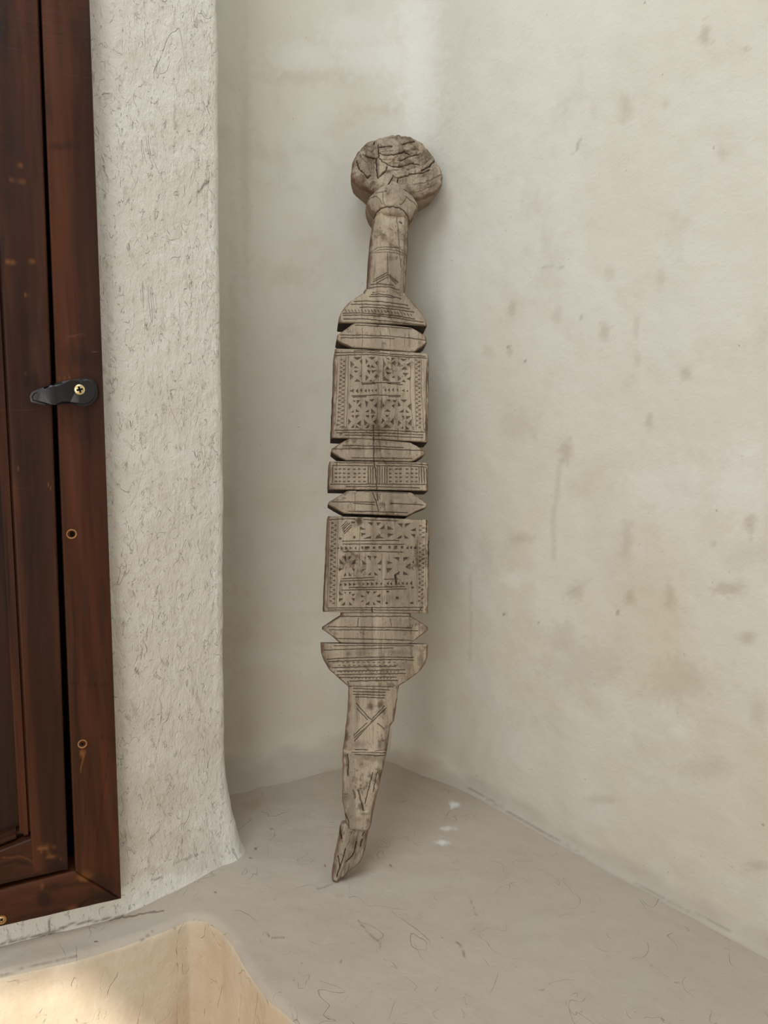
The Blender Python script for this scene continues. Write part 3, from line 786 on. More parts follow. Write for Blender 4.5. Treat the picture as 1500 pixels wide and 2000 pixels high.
def dagger_part(key, name, left, right, front, back, w0=0.0, res=.8, arch_top=0, arch_bot=0, prof='flat', edge=.0025, end_edge=.0015, dscale=1.0, label=None,
                stain_shade=(), pale=(), extra=None, capround=True):
    left, right = np.array(left, float), np.array(right, float)
    y0l, y1l, y0r, y1r = left[0, 1], left[-1, 1], right[0, 1], right[-1, 1]
    hgt = max(y1l - y0l, y1r - y0r)
    wid = max(right[:, 0].max() - left[:, 0].min(), 4)
    n = max(6, int(hgt / res)); m = max(10, int(wid / res))
    s = np.linspace(0, 1, n)
    yl, yr = y0l + s * (y1l - y0l), y0r + s * (y1r - y0r)
    xl, xr = np.interp(yl, left[:, 1], left[:, 0]), np.interp(yr, right[:, 1], right[:, 0])
    t = np.sin(np.linspace(-1, 1, m) * math.pi / 2 * .82) / math.sin(math.pi / 2 * .82)
    T_ = (t + 1) / 2
    X = xl[:, None] * (1 - T_) + xr[:, None] * T_
    Y = yl[:, None] * (1 - T_) + yr[:, None] * T_
    arch = arch_top * (1 - s) + arch_bot * s
    Y = Y - arch[:, None] * (1 - t ** 2)[None]
    X = X + .5 * vnoise(Y / 11, Y * 0 + 3, seed=int(abs(left[0, 0])))* (abs(t) ** 4)
    U, V = dag_uv(X, Y, w0)
    # distance to the silhouette, metres
    hw = (U[:, -1] - U[:, 0])[:, None] / 2
    de = hw * (1 - abs(t))[None]
    ds = np.minimum(abs(V - V[0:1]), abs(V - V[-1:]))
    tt = t[None]
    if prof == 'flat':
        Wf = front - .0022 * tt ** 2
        e = np.clip(de / edge, 0, 1); Wf = Wf - edge * .9 * (1 - np.sqrt(np.clip(1 - (1 - e) ** 2, 0, 1)))
    elif prof == 'facet':                                   # flat face with bevelled flanks
        Wf = front - np.clip((abs(tt) - .62) / .38, 0, 1) ** 1.4 * front * .9
        e = np.clip(de / edge, 0, 1); Wf = Wf - edge * .5 * (1 - np.sqrt(np.clip(1 - (1 - e) ** 2, 0, 1)))
    else:
        Wf = front * np.clip(1 - abs(tt) ** 2.4, 0, 1) ** .55
    Wf = Wf + 0 * V
    if end_edge:
        e = np.clip(ds / end_edge, 0, 1); Wf = Wf - end_edge * .8 * (1 - np.sqrt(np.clip(1 - (1 - e) ** 2, 0, 1)))
    if extra is not None:
        Wf = Wf + extra(X, Y, tt)
    Wf = Wf + w0
    base = TIP + db_ * U[..., None] + da * V[..., None] + dn * Wf[..., None]
    X, Y = proj(base)
    dirt = np.zeros(X.shape); cut = np.zeros(X.shape)
    wx = X + .45 * vnoise(X / 5, Y / 5, seed=61); wy = Y + .45 * vnoise(X / 5, Y / 5, seed=62)
    for kind, pts, kw in ORN.get(key, []):
        if kind == 'line':
            w = kw.get('w', 1.0); d = seg_dist(wx, wy, pts, 4)
            k = smooth(w * 1.25, w * .2, d)
            cut = np.maximum(cut, k * kw.get('d', .0011)); dirt = np.maximum(dirt, k * kw.get('dirt', .68))
        elif kind == 'crack':
            w = kw.get('w', .9); cx = X + .9 * vnoise(X / 4, Y / 4, seed=63); cy = Y + .9 * vnoise(X / 4, Y / 4, seed=64)
            d = seg_dist(cx, cy, pts, 4); k = smooth(w * 1.3, w * .2, d)
            cut = np.maximum(cut, k * kw.get('d', .0018)); dirt = np.maximum(dirt, k * kw.get('dirt', .85))
        elif kind == 'pit':
            d = in_depth(wx, wy, pts)
            k = np.clip(d / 1.3 + .15, 0, 1)
            cut = np.maximum(cut, k * kw.get('d', .0017)); dirt = np.maximum(dirt, smooth(0, 1, k) * kw.get('dirt', .62))
    fine = .00030 * fbm(X / 2.6, Y / 16, None, 3, 81) + .00045 * fbm(X / 14, Y / 22, None, 3, 85)
    Wf = Wf - cut * dscale + fine
    st = np.clip(blobs(X, Y, [q for q in stain_shade if len(q) == 5]) + strokes(X, Y, [q for q in stain_shade if len(q) == 3]), 0, 1)
    pa = np.clip(blobs(X, Y, [q for q in pale if len(q) == 5]) + strokes(X, Y, [q for q in pale if len(q) == 3]), 0, 1)
    ed = .75 * smooth(.0035, .0004, de + .0016 * vnoise(X / 6, Y / 9, seed=91)) + 0 * V
    N = n * m
    Pf = np.stack([U, -Wf, V], -1).reshape(-1, 3)
    loop = [j for j in range(m)] + [i * m + m - 1 for i in range(1, n)] + [(n - 1) * m + j for j in range(m - 2, -1, -1)] + [i * m for i in range(n - 2, 0, -1)]
    loop = np.array(loop); nl = len(loop)
    U0, V0, W0 = U.ravel()[loop], V.ravel()[loop], Wf.ravel()[loop]
    back = back - w0
    um = ((U[:, :1] + U[:, -1:]) / 2).repeat(m, 1).ravel()[loop]; vm = (V.min() + V.max()) / 2
    if prof == 'flat':
        lev = [(1, .12), (1, .9), (.975, .985), (.93, 1.0)]
    else:
        lev = [(1, .08), (.985, .35), (.92, .7), (.78, .92), (.5, 1.0)]
    rings = []
    for (sc_, f) in lev:
        uu = um + (U0 - um) * sc_; vv = vm + (V0 - vm) * (1 - (1 - sc_) * .12)
        rings.append(np.stack([uu, -(W0 * (1 - f) - back * f), vv], -1))
    Vt = np.concatenate([Pf] + rings)
    faces = grid_faces(n, m).tolist()
    prev = loop
    for r_i in range(len(rings)):
        cur = N + r_i * nl + np.arange(nl)
        a, b = prev, np.roll(prev, -1); c, d = np.roll(cur, -1), cur
        faces += np.stack([a, d, c, b], 1).tolist()
        prev = cur
    faces.append(prev[::-1].tolist())
    z = np.zeros(nl * len(rings))
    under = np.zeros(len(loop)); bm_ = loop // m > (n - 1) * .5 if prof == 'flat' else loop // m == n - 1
    under[bm_ & (prof == 'flat')] = .92  # lower side faces take the painted shade
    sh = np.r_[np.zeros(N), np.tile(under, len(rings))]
    at = {'dirt': np.r_[dirt.ravel(), z], 'stain_shade': np.r_[st.ravel(), z], 'pale': np.r_[pa.ravel(), z], 'edge': np.r_[ed.ravel(), z + .35], 'under_shade': sh}
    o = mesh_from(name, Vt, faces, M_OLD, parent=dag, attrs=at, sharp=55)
    bm = bmesh.new(); bm.from_mesh(o.data); bmesh.ops.recalc_face_normals(bm, faces=bm.faces[:]); bm.to_mesh(o.data); bm.free()
    if label: o['label'] = label
    return o


# ---- ornament, measured on the carving
def lines(key, ox, oy, k, lst, kind='line', **kw):
    for q in lst:
        w = None
        if isinstance(q, tuple) and len(q) == 2 and isinstance(q[0], list):
            q, w = q
        kk = dict(kw)
        if w: kk['w'] = w
        orn(key, kind, conv(q, ox, oy, k), **kk)
def pits(key, ox, oy, k, lst, **kw):
    for q in lst:
        orn(key, 'pit', conv([(q[0], q[1]), (q[2], q[3]), (q[4], q[5])], ox, oy, k), **kw)
def squares(key, ox, oy, k, lst, **kw):
    for x0, y0, x1, y1 in lst:
        orn(key, 'pit', conv([(x0, y0), (x1, y0), (x1, y1), (x0, y1)], ox, oy, k), **kw)
def zigzag(key, ox, oy, k, xl0, xl1, xr0, xr1, y0, y1, n, skip=()):
    p = (y1 - y0) / n
    for i in range(n):
        a = y0 + i * p; f = i / n
        xl = xl0 + (xl1 - xl0) * f; xr = xr0 + (xr1 - xr0) * f; w = xr - xl
        if i in skip: continue
        orn(key, 'pit', conv([(xl, a - .36 * p), (xl + .62 * w, a), (xl, a + .36 * p)], ox, oy, k), d=.0015, dirt=.35)
        b = a + p / 2
        orn(key, 'pit', conv([(xr, b - .36 * p), (xr - .62 * w, b), (xr, b + .36 * p)], ox, oy, k), d=.0015, dirt=.35)

# upper panel
a = (645, 675, 15); b = (740, 675, 15); c = (645, 765, 15); d = (740, 765, 15)
pits('panel1', *a, [(670, 335, 930, 335, 800, 430), (585, 430, 705, 560, 590, 640), (680, 660, 750, 600, 825, 660), (685, 735, 825, 735, 755, 800),
    (575, 820, 690, 915, 590, 1010), (705, 1060, 790, 970, 910, 1060), (860, 460, 945, 400, 940, 570), (1040, 370, 1110, 460, 1040, 560),
    (1120, 345, 1330, 340, 1230, 430), (1390, 425, 1385, 600, 1300, 500), (1060, 620, 1150, 540, 1170, 640), (1210, 560, 1340, 650, 1210, 650),
    (1070, 720, 1180, 720, 1170, 850), (1200, 720, 1360, 715, 1240, 820), (860, 880, 935, 840, 925, 950), (1040, 850, 1130, 930, 1040, 1040),
    (1130, 1050, 1200, 990, 1240, 1050), (1380, 830, 1380, 970, 1280, 920)])
pits('panel1', *a, [(570, 1325, 700, 1265, 700, 1385), (745, 1325, 825, 1260, 825, 1400), (865, 1310, 940, 1250, 940, 1390), (1000, 1320, 1070, 1260, 1070, 1390),
    (1105, 1310, 1160, 1260, 1160, 1380), (1210, 1310, 1265, 1260, 1265, 1390), (1310, 1310, 1375, 1260, 1375, 1360)])
pits('panel1', *b, [(195, 350, 305, 380, 305, 450), (365, 355, 510, 370, 370, 450), (130, 400, 210, 560, 130, 700), (370, 510, 480, 430, 480, 610),
    (555, 460, 650, 540, 560, 620), (610, 380, 830, 385, 720, 460), (930, 480, 930, 620, 810, 560), (190, 690, 255, 610, 340, 690), (650, 700, 770, 620, 850, 710),
    (200, 765, 400, 790, 250, 860), (690, 795, 880, 800, 780, 920), (140, 870, 290, 1030, 140, 1030), (385, 930, 460, 860, 470, 960), (550, 870, 660, 970, 560, 1050),
    (650, 1060, 745, 990, 810, 1070), (820, 970, 935, 890, 925, 1040), (150, 1300, 215, 1250, 225, 1380), (265, 1290, 330, 1230, 320, 1370),
    (390, 1300, 440, 1220, 450, 1370), (525, 1300, 570, 1250, 580, 1370), (660, 1320, 760, 1270, 760, 1380), (800, 1320, 870, 1290, 860, 1370)])
pits('panel1', *c, [(660, 255, 730, 255, 730, 320), (780, 245, 890, 250, 780, 360), (540, 320, 645, 440, 545, 540), (815, 400, 910, 320, 905, 480),
    (1010, 260, 1120, 300, 1070, 480), (1140, 230, 1310, 215, 1230, 300), (1380, 320, 1375, 500, 1280, 415), (610, 610, 700, 540, 700, 610),
    (750, 490, 875, 600, 750, 600), (1020, 600, 1135, 510, 1130, 600), (1200, 480, 1340, 640, 1200, 650), (620, 690, 700, 690, 695, 790),
    (740, 690, 880, 690, 750, 790), (1020, 690, 1145, 690, 1130, 790), (1200, 690, 1320, 690, 1210, 800), (530, 790, 625, 885, 530, 980),
    (770, 930, 910, 840, 900, 1020), (980, 810, 1100, 910, 1010, 1010), (1255, 880, 1365, 800, 1365, 990), (600, 1060, 705, 960, 705, 1060),
    (740, 1060, 760, 980, 850, 1060), (1010, 1075, 1130, 980, 1130, 1070)])
pits('panel1', *d, [(220, 230, 360, 240, 300, 300), (110, 350, 180, 410, 110, 490), (365, 410, 470, 350, 460, 490), (390, 250, 540, 240, 470, 320),
    (555, 260, 655, 410, 565, 450), (640, 225, 840, 235, 745, 320), (960, 320, 960, 560, 830, 430), (165, 580, 265, 510, 360, 590), (590, 610, 735, 510, 730, 610),
    (790, 520, 910, 620, 790, 620), (180, 680, 310, 685, 235, 760), (670, 710, 740, 710, 740, 800), (790, 710, 945, 720, 815, 830), (95, 770, 170, 860, 70, 950),
    (320, 885, 445, 770, 435, 970), (110, 1060, 245, 950, 360, 1070), (560, 830, 660, 920, 550, 1030), (860, 920, 970, 800, 970, 1030),
    (630, 1090, 720, 1010, 720, 1090), (800, 1000, 880, 1100, 800, 1100)])
g = (620, 620, 6.25)
lines('panel1', *g, [[(225, 432), (420, 428), (640, 425), (1000, 455), (1320, 475)], [(220, 466), (420, 456), (640, 452), (1000, 478), (1330, 497)],
    [(450, 410), (640, 402), (760, 412)], [(215, 1380), (400, 1376), (720, 1378), (1000, 1385), (1310, 1402)], [(240, 1408), (560, 1406), (900, 1414), (1290, 1432)],
    [(340, 1434), (570, 1440), (900, 1450), (1290, 1468)], [(540, 800), (740, 795), (1010, 798)], [(545, 815), (700, 808)], [(860, 808), (1040, 820)],
    [(420, 958), (600, 950), (740, 948), (1010, 955)], [(440, 972), (600, 965)], [(870, 966), (1010, 970)], [(1340, 600), (1325, 1100), (1350, 1500)], [(1322, 1180), (1328, 1500)]], w=.95)
lines('panel1', *g, [[(378, 470), (375, 800), (355, 1340)], [(350, 480), (335, 900), (325, 1340)], [(745, 480), (743, 780)], [(805, 500), (803, 780)], [(740, 800), (745, 950)], [(785, 800), (785, 940)],
    [(1188, 495), (1192, 900), (1205, 1370)], [(1140, 560), (1132, 960), (1175, 1360)], [(1268, 520), (1270, 900), (1300, 1370)], [(245, 560), (235, 900), (215, 1300)],
    [(735, 980), (730, 1340)], [(790, 980), (780, 1100)]], w=.75, d=.0007, dirt=.35)
zigzag('panel1', *g, 282, 236, 342, 320, 515, 1362, 17)
zigzag('panel1', *g, 1192, 1208, 1255, 1266, 520, 1370, 16)
lines('panel1', *g, [[(540, 370), (538, 800)], [(655, 370), (640, 440)], [(895, 400), (900, 470)], [(685, 1370), (688, 1490)], [(385, 1375), (382, 1470)], [(985, 1360), (985, 1490)], [(1140, 1380), (1140, 1490)]],
      kind='crack', w=.6, d=.0007, dirt=.5)
# lower panel
g = (610, 990, 6)
pits('panel2', *g, [(645, 180, 715, 185, 700, 225), (750, 185, 810, 180, 770, 225), (850, 210, 855, 260, 785, 265), (570, 300, 635, 315, 575, 350), (590, 372, 695, 340, 690, 374),
    (740, 375, 760, 330, 850, 372), (880, 220, 960, 265, 885, 270), (885, 310, 955, 320, 885, 360), (560, 230, 630, 265, 560, 272), (770, 310, 800, 330, 790, 360),
    (1000, 195, 1060, 195, 1055, 250), (1085, 195, 1155, 190, 1090, 245), (1145, 278, 1215, 245, 1215, 288), (1150, 320, 1210, 320, 1205, 368), (985, 372, 1050, 330, 1050, 372), (1080, 332, 1135, 372, 1080, 376),
    (295, 465, 322, 485, 295, 505), (330, 460, 372, 485, 335, 507), (385, 460, 422, 485, 385, 503), (435, 463, 470, 485, 440, 503), (520, 463, 495, 485, 520, 507),
    (1130, 458, 1100, 480, 1130, 503), (1170, 453, 1143, 480, 1170, 503), (1218, 453, 1188, 480, 1218, 503),
    (320, 893, 352, 915, 320, 937), (375, 890, 412, 910, 380, 932), (425, 888, 462, 910, 430, 932), (475, 888, 512, 905, 480, 927), (590, 888, 612, 905, 590, 922),
    (640, 883, 672, 905, 640, 927), (690, 883, 722, 905, 690, 927), (745, 878, 777, 900, 745, 922), (820, 878, 793, 905, 820, 927), (900, 873, 868, 900, 900, 922),
    (937, 878, 908, 900, 937, 927), (1025, 878, 1003, 900, 1025, 922), (1075, 878, 1048, 900, 1075, 922), (1120, 878, 1093, 900, 1120, 922), (1170, 868, 1143, 900, 1180, 922),
    (315, 592, 362, 668, 320, 672), (360, 580, 397, 580, 395, 645), (425, 580, 462, 580, 430, 622), (460, 672, 507, 608, 505, 672), (308, 718, 367, 720, 315, 757),
    (463, 718, 502, 720, 495, 772), (368, 817, 395, 762, 402, 812), (425, 762, 462, 812, 430, 817), (637, 575, 692, 575, 685, 632), (720, 580, 762, 580, 730, 622),
    (578, 618, 642, 675, 590, 682), (762, 672, 817, 618, 815, 682), (578, 762, 585, 733, 632, 725), (768, 723, 807, 725, 800, 762), (643, 802, 687, 768, 685, 802),
    (725, 763, 777, 802, 730, 802), (953, 590, 1027, 590, 1020, 642), (1065, 590, 1132, 590, 1070, 642), (878, 633, 947, 660, 880, 677), (873, 718, 942, 720, 880, 782),
    (1088, 705, 1152, 658, 1160, 742), (963, 797, 1027, 750, 1020, 797), (1068, 753, 1132, 802, 1065, 802), (1197, 620, 1195, 672, 1172, 650), (1165, 705, 1197, 750, 1165, 730),
    (315, 988, 362, 1030, 315, 1037), (370, 995, 397, 1000, 390, 1032), (430, 1000, 457, 1000, 435, 1032), (453, 1032, 497, 1013, 490, 1047), (313, 1075, 367, 1075, 315, 1122),
    (453, 1070, 502, 1070, 490, 1107), (338, 1157, 385, 1108, 387, 1157), (430, 1113, 472, 1152, 435, 1157), (570, 1028, 617, 1055, 570, 1062), (623, 990, 672, 990, 665, 1027),
    (715, 990, 767, 990, 720, 1022), (748, 1047, 802, 1018, 800, 1062), (568, 1122, 585, 1098, 617, 1100), (748, 1100, 802, 1100, 800, 1137), (623, 1147, 672, 1103, 670, 1157), (713, 1108, 752, 1152, 715, 1152)],
    dirt=.64)
squares('panel2', *g, [(312, 360, 345, 385), (480, 340, 505, 372), (455, 170, 505, 195), (575, 465, 600, 495), (615, 462, 672, 492), (710, 465, 740, 495), (775, 460, 815, 495), (890, 458, 922, 493),
    (960, 455, 998, 497), (1038, 460, 1070, 490), (865, 985, 900, 1005), (980, 1052, 1015, 1085), (860, 1117, 890, 1142), (1150, 1115, 1187, 1140), (1160, 933, 1192, 956)], dirt=.6)
zigzag('panel2', *g, 222, 200, 285, 268, 195, 1160, 18)
zigzag('panel2', *g, 1256, 1240, 1320, 1304, 225, 1155, 18, skip=(3,))
lines('panel2', *g, [[(200, 152), (350, 142), (500, 140)], [(590, 113), (900, 128), (1290, 150)], [(330, 118), (500, 112)], [(600, 150), (1000, 165)], [(350, 400), (600, 398), (1020, 394)], [(360, 435), (700, 436), (1080, 440)],
    [(370, 526), (700, 522), (1060, 530)], [(350, 842), (720, 828)], [(330, 872), (730, 858)], [(850, 850), (1000, 845)], [(430, 947), (1080, 937)], [(345, 977), (700, 970), (1100, 962)],
    [(185, 1186), (700, 1182), (1300, 1178)], [(190, 1210), (700, 1208), (1290, 1215)], [(1250, 1232), (1285, 1178)], [(345, 230), (400, 170)], [(350, 252), (415, 188)], [(355, 272), (440, 190)],
    [(370, 292), (452, 215)], [(378, 312), (458, 238)]], w=.9)
lines('panel2', *g, [[(302, 120), (295, 600), (285, 1180)], [(1235, 400), (1232, 700), (1230, 1150)], [(1335, 200), (1325, 900), (1320, 1160)], [(200, 180), (190, 700), (175, 1180)], [(560, 250), (552, 700)], [(820, 560), (815, 1000), (822, 1150)], [(1222, 400), (1225, 560)]], w=.7, d=.0006, dirt=.35)
lines('panel2', *g, [[(975, 800), (985, 905)]], w=2.2, d=.003, dirt=.8)
lines('panel2', *g, [[(1340, 160), (1338, 300)], [(1362, 400), (1368, 620)], [(700, 1182), (705, 1245)]], kind='crack', w=1.2)
# middle band
g = (620, 840, 6.25)
lines('band', *g, [[(210, 396), (680, 401)], [(740, 403), (1000, 405), (1350, 425)], [(185, 432), (680, 436)], [(720, 437), (1100, 440), (1330, 452)], [(160, 662), (720, 660), (1340, 663)], [(350, 690), (700, 692), (1250, 706)]], w=.95)
lines('band', *g, [[(x, 450), (x, 650)] for x in (622, 650, 678, 735, 762, 790, 822, 850)] + [[(236, 385), (236, 440)], [(190, 450), (185, 640)], [(1240, 450), (1245, 640)], [(1268, 460), (1275, 640)], [(1300, 460), (1310, 650)], [(1335, 480), (1340, 690)]], w=.9)
squares('band', *g, [(x - 16, y - 10, x + 17, y + 10) for x in (227, 276, 326, 382, 452, 512, 576, 892, 963, 1016, 1094, 1156, 1208) for y in (478, 530, 577, 628)], d=.0013, dirt=.5)
# rings
lines('ring1', 650, 550, 7.5, [[(110, 782), (440, 784), (800, 797), (1100, 822), (1350, 857)], [(120, 822), (430, 824), (640, 822), (900, 837)], [(330, 640), (600, 648), (800, 664), (1150, 692)]])
lines('ring1', 650, 550, 7.5, [[(435, 670), (432, 940)], [(690, 680), (700, 800)], [(815, 650), (845, 790), (835, 960)], [(1055, 760), (1058, 950)], [(1360, 800), (1362, 900)]], kind='crack', w=.6, d=.0007, dirt=.55)
lines('ring2', 620, 840, 6.25, [[(310, 188), (680, 196), (1050, 217)], [(190, 232), (400, 228), (720, 229), (1300, 252)], [(420, 340), (700, 342), (1150, 347)]])
lines('ring3', 620, 840, 6.25, [[(180, 878), (440, 878), (700, 883)], [(900, 895), (1290, 915)], [(440, 895), (700, 912)], [(380, 993), (700, 995), (1100, 1012)], [(480, 745), (1100, 770)]])
lines('ring3', 620, 840, 6.25, [[(460, 760), (462, 1000)], [(820, 900), (825, 990)]], kind='crack', w=.6, d=.0007, dirt=.5)
lines('ring4', 600, 1180, 5.77, [[(240, 255), (560, 259), (960, 264), (1180, 268)], [(250, 290), (600, 291), (960, 294), (1250, 302)], [(330, 388), (700, 395), (1180, 408)], [(390, 138), (1175, 138)]])
lines('ring4', 600, 1180, 5.77, [[(575, 160), (568, 260)], [(940, 160), (950, 250)], [(1190, 235), (1183, 250)]], kind='crack', w=.8, d=.0008, dirt=.6)
for k_ in ('panel1', 'ring2', 'band', 'ring3'):
    lines(k_, 620, 840, 6.25, [[(686, -60), (687, 100), (690, 350), (692, 400), (708, 470), (715, 560), (720, 660), (730, 720)], [(675, 770), (720, 870), (745, 990)], [(725, 770), (740, 860)]], kind='crack', w=.95, d=.0014)
# upper guard
lines('guard', 650, 550, 7.5, [([(555, 45), (700, 37), (860, 55)], 1.5), [(550, 92), (680, 76), (800, 95)], [(800, 95), (900, 125), (1000, 162)], [(590, 157), (700, 146), (765, 157)], [(560, 186), (700, 182), (850, 205), (1000, 255)],
    [(540, 218), (700, 213), (900, 236)], [(310, 290), (500, 282), (700, 292), (1100, 347)], [(270, 332), (430, 330), (600, 336), (850, 360), (1130, 398)], [(400, 377), (520, 372), (700, 386), (1000, 418), (1190, 447)],
    [(150, 462), (400, 458), (700, 478), (1000, 512), (1200, 548)], [(150, 492), (420, 490), (700, 505), (1000, 545), (1330, 595)], [(160, 547), (450, 545), (800, 580), (1100, 612), (1330, 638)]], w=1.1)
lines('guard', 650, 550, 7.5, [[(180 + 48 * i, 415 + 1.2 * max(0, i - 8) ** 1.6), (200 + 48 * i, 440 + 1.2 * max(0, i - 8) ** 1.6)] for i in range(21)], w=1.0, d=.0009)
lines('guard', 650, 550, 7.5, [[(420, 330), (425, 560)], [(485, 20), (470, 180)]], kind='crack', w=.5, d=.0006, dirt=.5)
# grip
lines('grip', 620, 250, 5, [[(680, 1412), (555, 1480)], [(690, 1430), (548, 1502)], [(690, 1455), (580, 1512)], [(690, 1435), (782, 1512)], [(700, 1430), (792, 1506)], [(708, 1460), (768, 1526)],
    ([(522, 1530), (600, 1521), (740, 1537)], 1.5), [(510, 1562), (610, 1548), (700, 1552), (800, 1582)]], w=1.05)
lines('grip', 620, 250, 5, [[(505, 1222), (590, 1168), (690, 1160), (790, 1172), (865, 1205)], [(508, 1230), (600, 1192), (700, 1185), (800, 1205), (870, 1246)], [(560, 1222), (600, 1215), (700, 1210), (810, 1228), (868, 1262)]], w=.8, dirt=.35)
lines('grip', 620, 250, 5, [[(780, 780), (780, 900), (790, 1050), (803, 1180), (815, 1360)], [(685, 1230), (690, 1500)], [(555, 920), (500, 1230), (490, 1560)], [(862, 900), (850, 1250), (835, 1560)]], kind='crack', w=.7, dirt=.6, d=.001)
lines('grip', 620, 250, 5, [[(800, 915), (820, 930)]], kind='crack', w=1.6)
# pommel and collar
P_ = (675, 255, 7.5)
lines('pommel', *P_, [([(485, 315), (520, 345), (570, 360), (700, 352), (790, 335), (860, 305)], 1.1), ([(480, 390), (540, 450), (620, 505), (700, 530), (780, 535), (850, 515), (960, 475), (1000, 465)], 1.1),
    ([(690, 655), (730, 685), (770, 695), (850, 675), (940, 640), (1050, 625), (1130, 620), (1230, 580)], 1.1), ([(1110, 590), (1200, 540), (1320, 435)], 1.6), ([(800, 440), (880, 405), (960, 365), (1080, 345)], 1.0),
    [(478, 200), (485, 300), (490, 370), (445, 410), (380, 400), (320, 385), (250, 350)], [(820, 205), (900, 180), (1015, 163)], [(500, 240), (680, 228)], [(450, 410), (455, 560), (470, 690)],
    [(605, 530), (590, 580), (480, 695)], [(690, 680), (620, 800), (600, 880)], [(480, 890), (600, 884)], [(820, 860), (880, 885)], [(160, 450), (200, 560), (240, 600), (320, 690), (360, 650)],
    [(420, 200), (428, 160)], [(860, 305), (930, 350)], [(960, 475), (1080, 500)], [(770, 700), (760, 760)]], kind='crack', d=.003, w=1.15)
lines('pommel', *P_, [[(380, 470), (390, 620)], [(420, 450), (415, 640)], [(980, 790), (1180, 760), (1400, 640)], [(960, 900), (1100, 880), (1300, 800)], [(1180, 740), (1400, 650)], [(500, 310), (700, 290)], [(500, 420), (700, 440), (850, 430)],
    [(1000, 540), (1150, 500), (1250, 400)], [(260, 300), (300, 260), (300, 360), (340, 380)], [(340, 290), (370, 320), (400, 310), (430, 240)], [(200, 300), (230, 400), (330, 500), (370, 640)]], kind='crack', w=.55, d=.0008, dirt=.5)
lines('collar', *P_, [[(440, 910), (540, 900), (600, 884)], [(555, 905), (548, 1030), (580, 1100)], [(330, 1010), (440, 960), (500, 1010), (540, 1080)], [(880, 960), (1000, 1060), (1050, 1130)], [(900, 980), (860, 1040), (800, 1080)], [(1040, 1120), (1000, 1240), (950, 1330)]],
      kind='crack', w=.8, dirt=.6, d=.0012)
for k_ in ('collar', 'grip'):
    orn(k_, 'crack', [(731, 426), (735, 415), (744, 407), (756, 403.5), (768, 403), (780, 405.5), (790, 412), (797, 422), (799, 431)], w=1.3, d=.0025, dirt=.85)
# lower guard, blade, tip
g = (600, 1180, 5.77)
lines('lguard', *g, [[(190, 520), (400, 510), (650, 505), (970, 495)], ([(230, 622), (560, 602), (900, 598), (1200, 602)], 1.1), ([(240, 648), (600, 637), (850, 627), (1050, 626), (1200, 634)], 1.2), ([(290, 717), (600, 708), (1000, 700)], 1.2), ([(340, 757), (560, 752), (1100, 740)], 1.2),
    ([(340, 797), (600, 791), (1110, 782)], 1.1), ([(370, 828), (600, 827), (1002, 822)], 1.1), ([(480, 868), (760, 862), (1020, 862)], 1.3), [(300, 470), (620, 465), (1200, 470)], [(470, 905), (455, 870)]], w=.9)
squares('lguard', *g, [(330 + 58 * i + (14 if j else 0), 652 + j * 34, 362 + 58 * i + (14 if j else 0), 664 + j * 34) for i in range(12) for j in (0, 1)], d=.0013, dirt=.55)
lines('lguard', *g, [[(380 + 40 * i, 768), (392 + 40 * i, 760)] for i in range(17)] + [[(500 + 40 * i, 842), (512 + 40 * i, 832)] for i in range(12)], w=.8, d=.0008)
lines('blade', *g, [[(480, 926), (970, 933)], [(520, 950), (930, 968)], [(520, 985), (880, 996)], [(520, 1018), (880, 1029)], [(550, 1046), (870, 1059)],
    [(552, 1118), (690, 1275), (740, 1310)], [(562, 1180), (680, 1300)], [(790, 1345), (870, 1405)], [(870, 1148), (740, 1290)], [(890, 1172), (700, 1360), (535, 1545)], [(880, 1190), (720, 1330)], [(672, 1340), (525, 1482)], [(690, 1365), (532, 1510)]], w=1.1)
g = (600, 1420, 5.77)
lines('blade', *g, [[(540, 255), (680, 256)], [(760, 272), (890, 262)], [(500, 285), (880, 292)], [(540, 312), (760, 318)], [(760, 324), (870, 322)]], w=1.0)
lines('blade', *g, [[(790, 510), (765, 620), (745, 730)], [(742, 520), (700, 660), (650, 870)], [(430, 980), (465, 1060), (470, 1160)], [(455, 310), (470, 400), (460, 540)]], kind='crack', w=.8)
lines('tip', *g, [[(430, 1370), (400, 1500), (330, 1690)], [(560, 1290), (520, 1440), (440, 1520)], [(620, 1230), (640, 1180)], [(375, 1110), (365, 1180), (400, 1260)], [(350, 1450), (370, 1560)]], kind='crack', w=1.0)

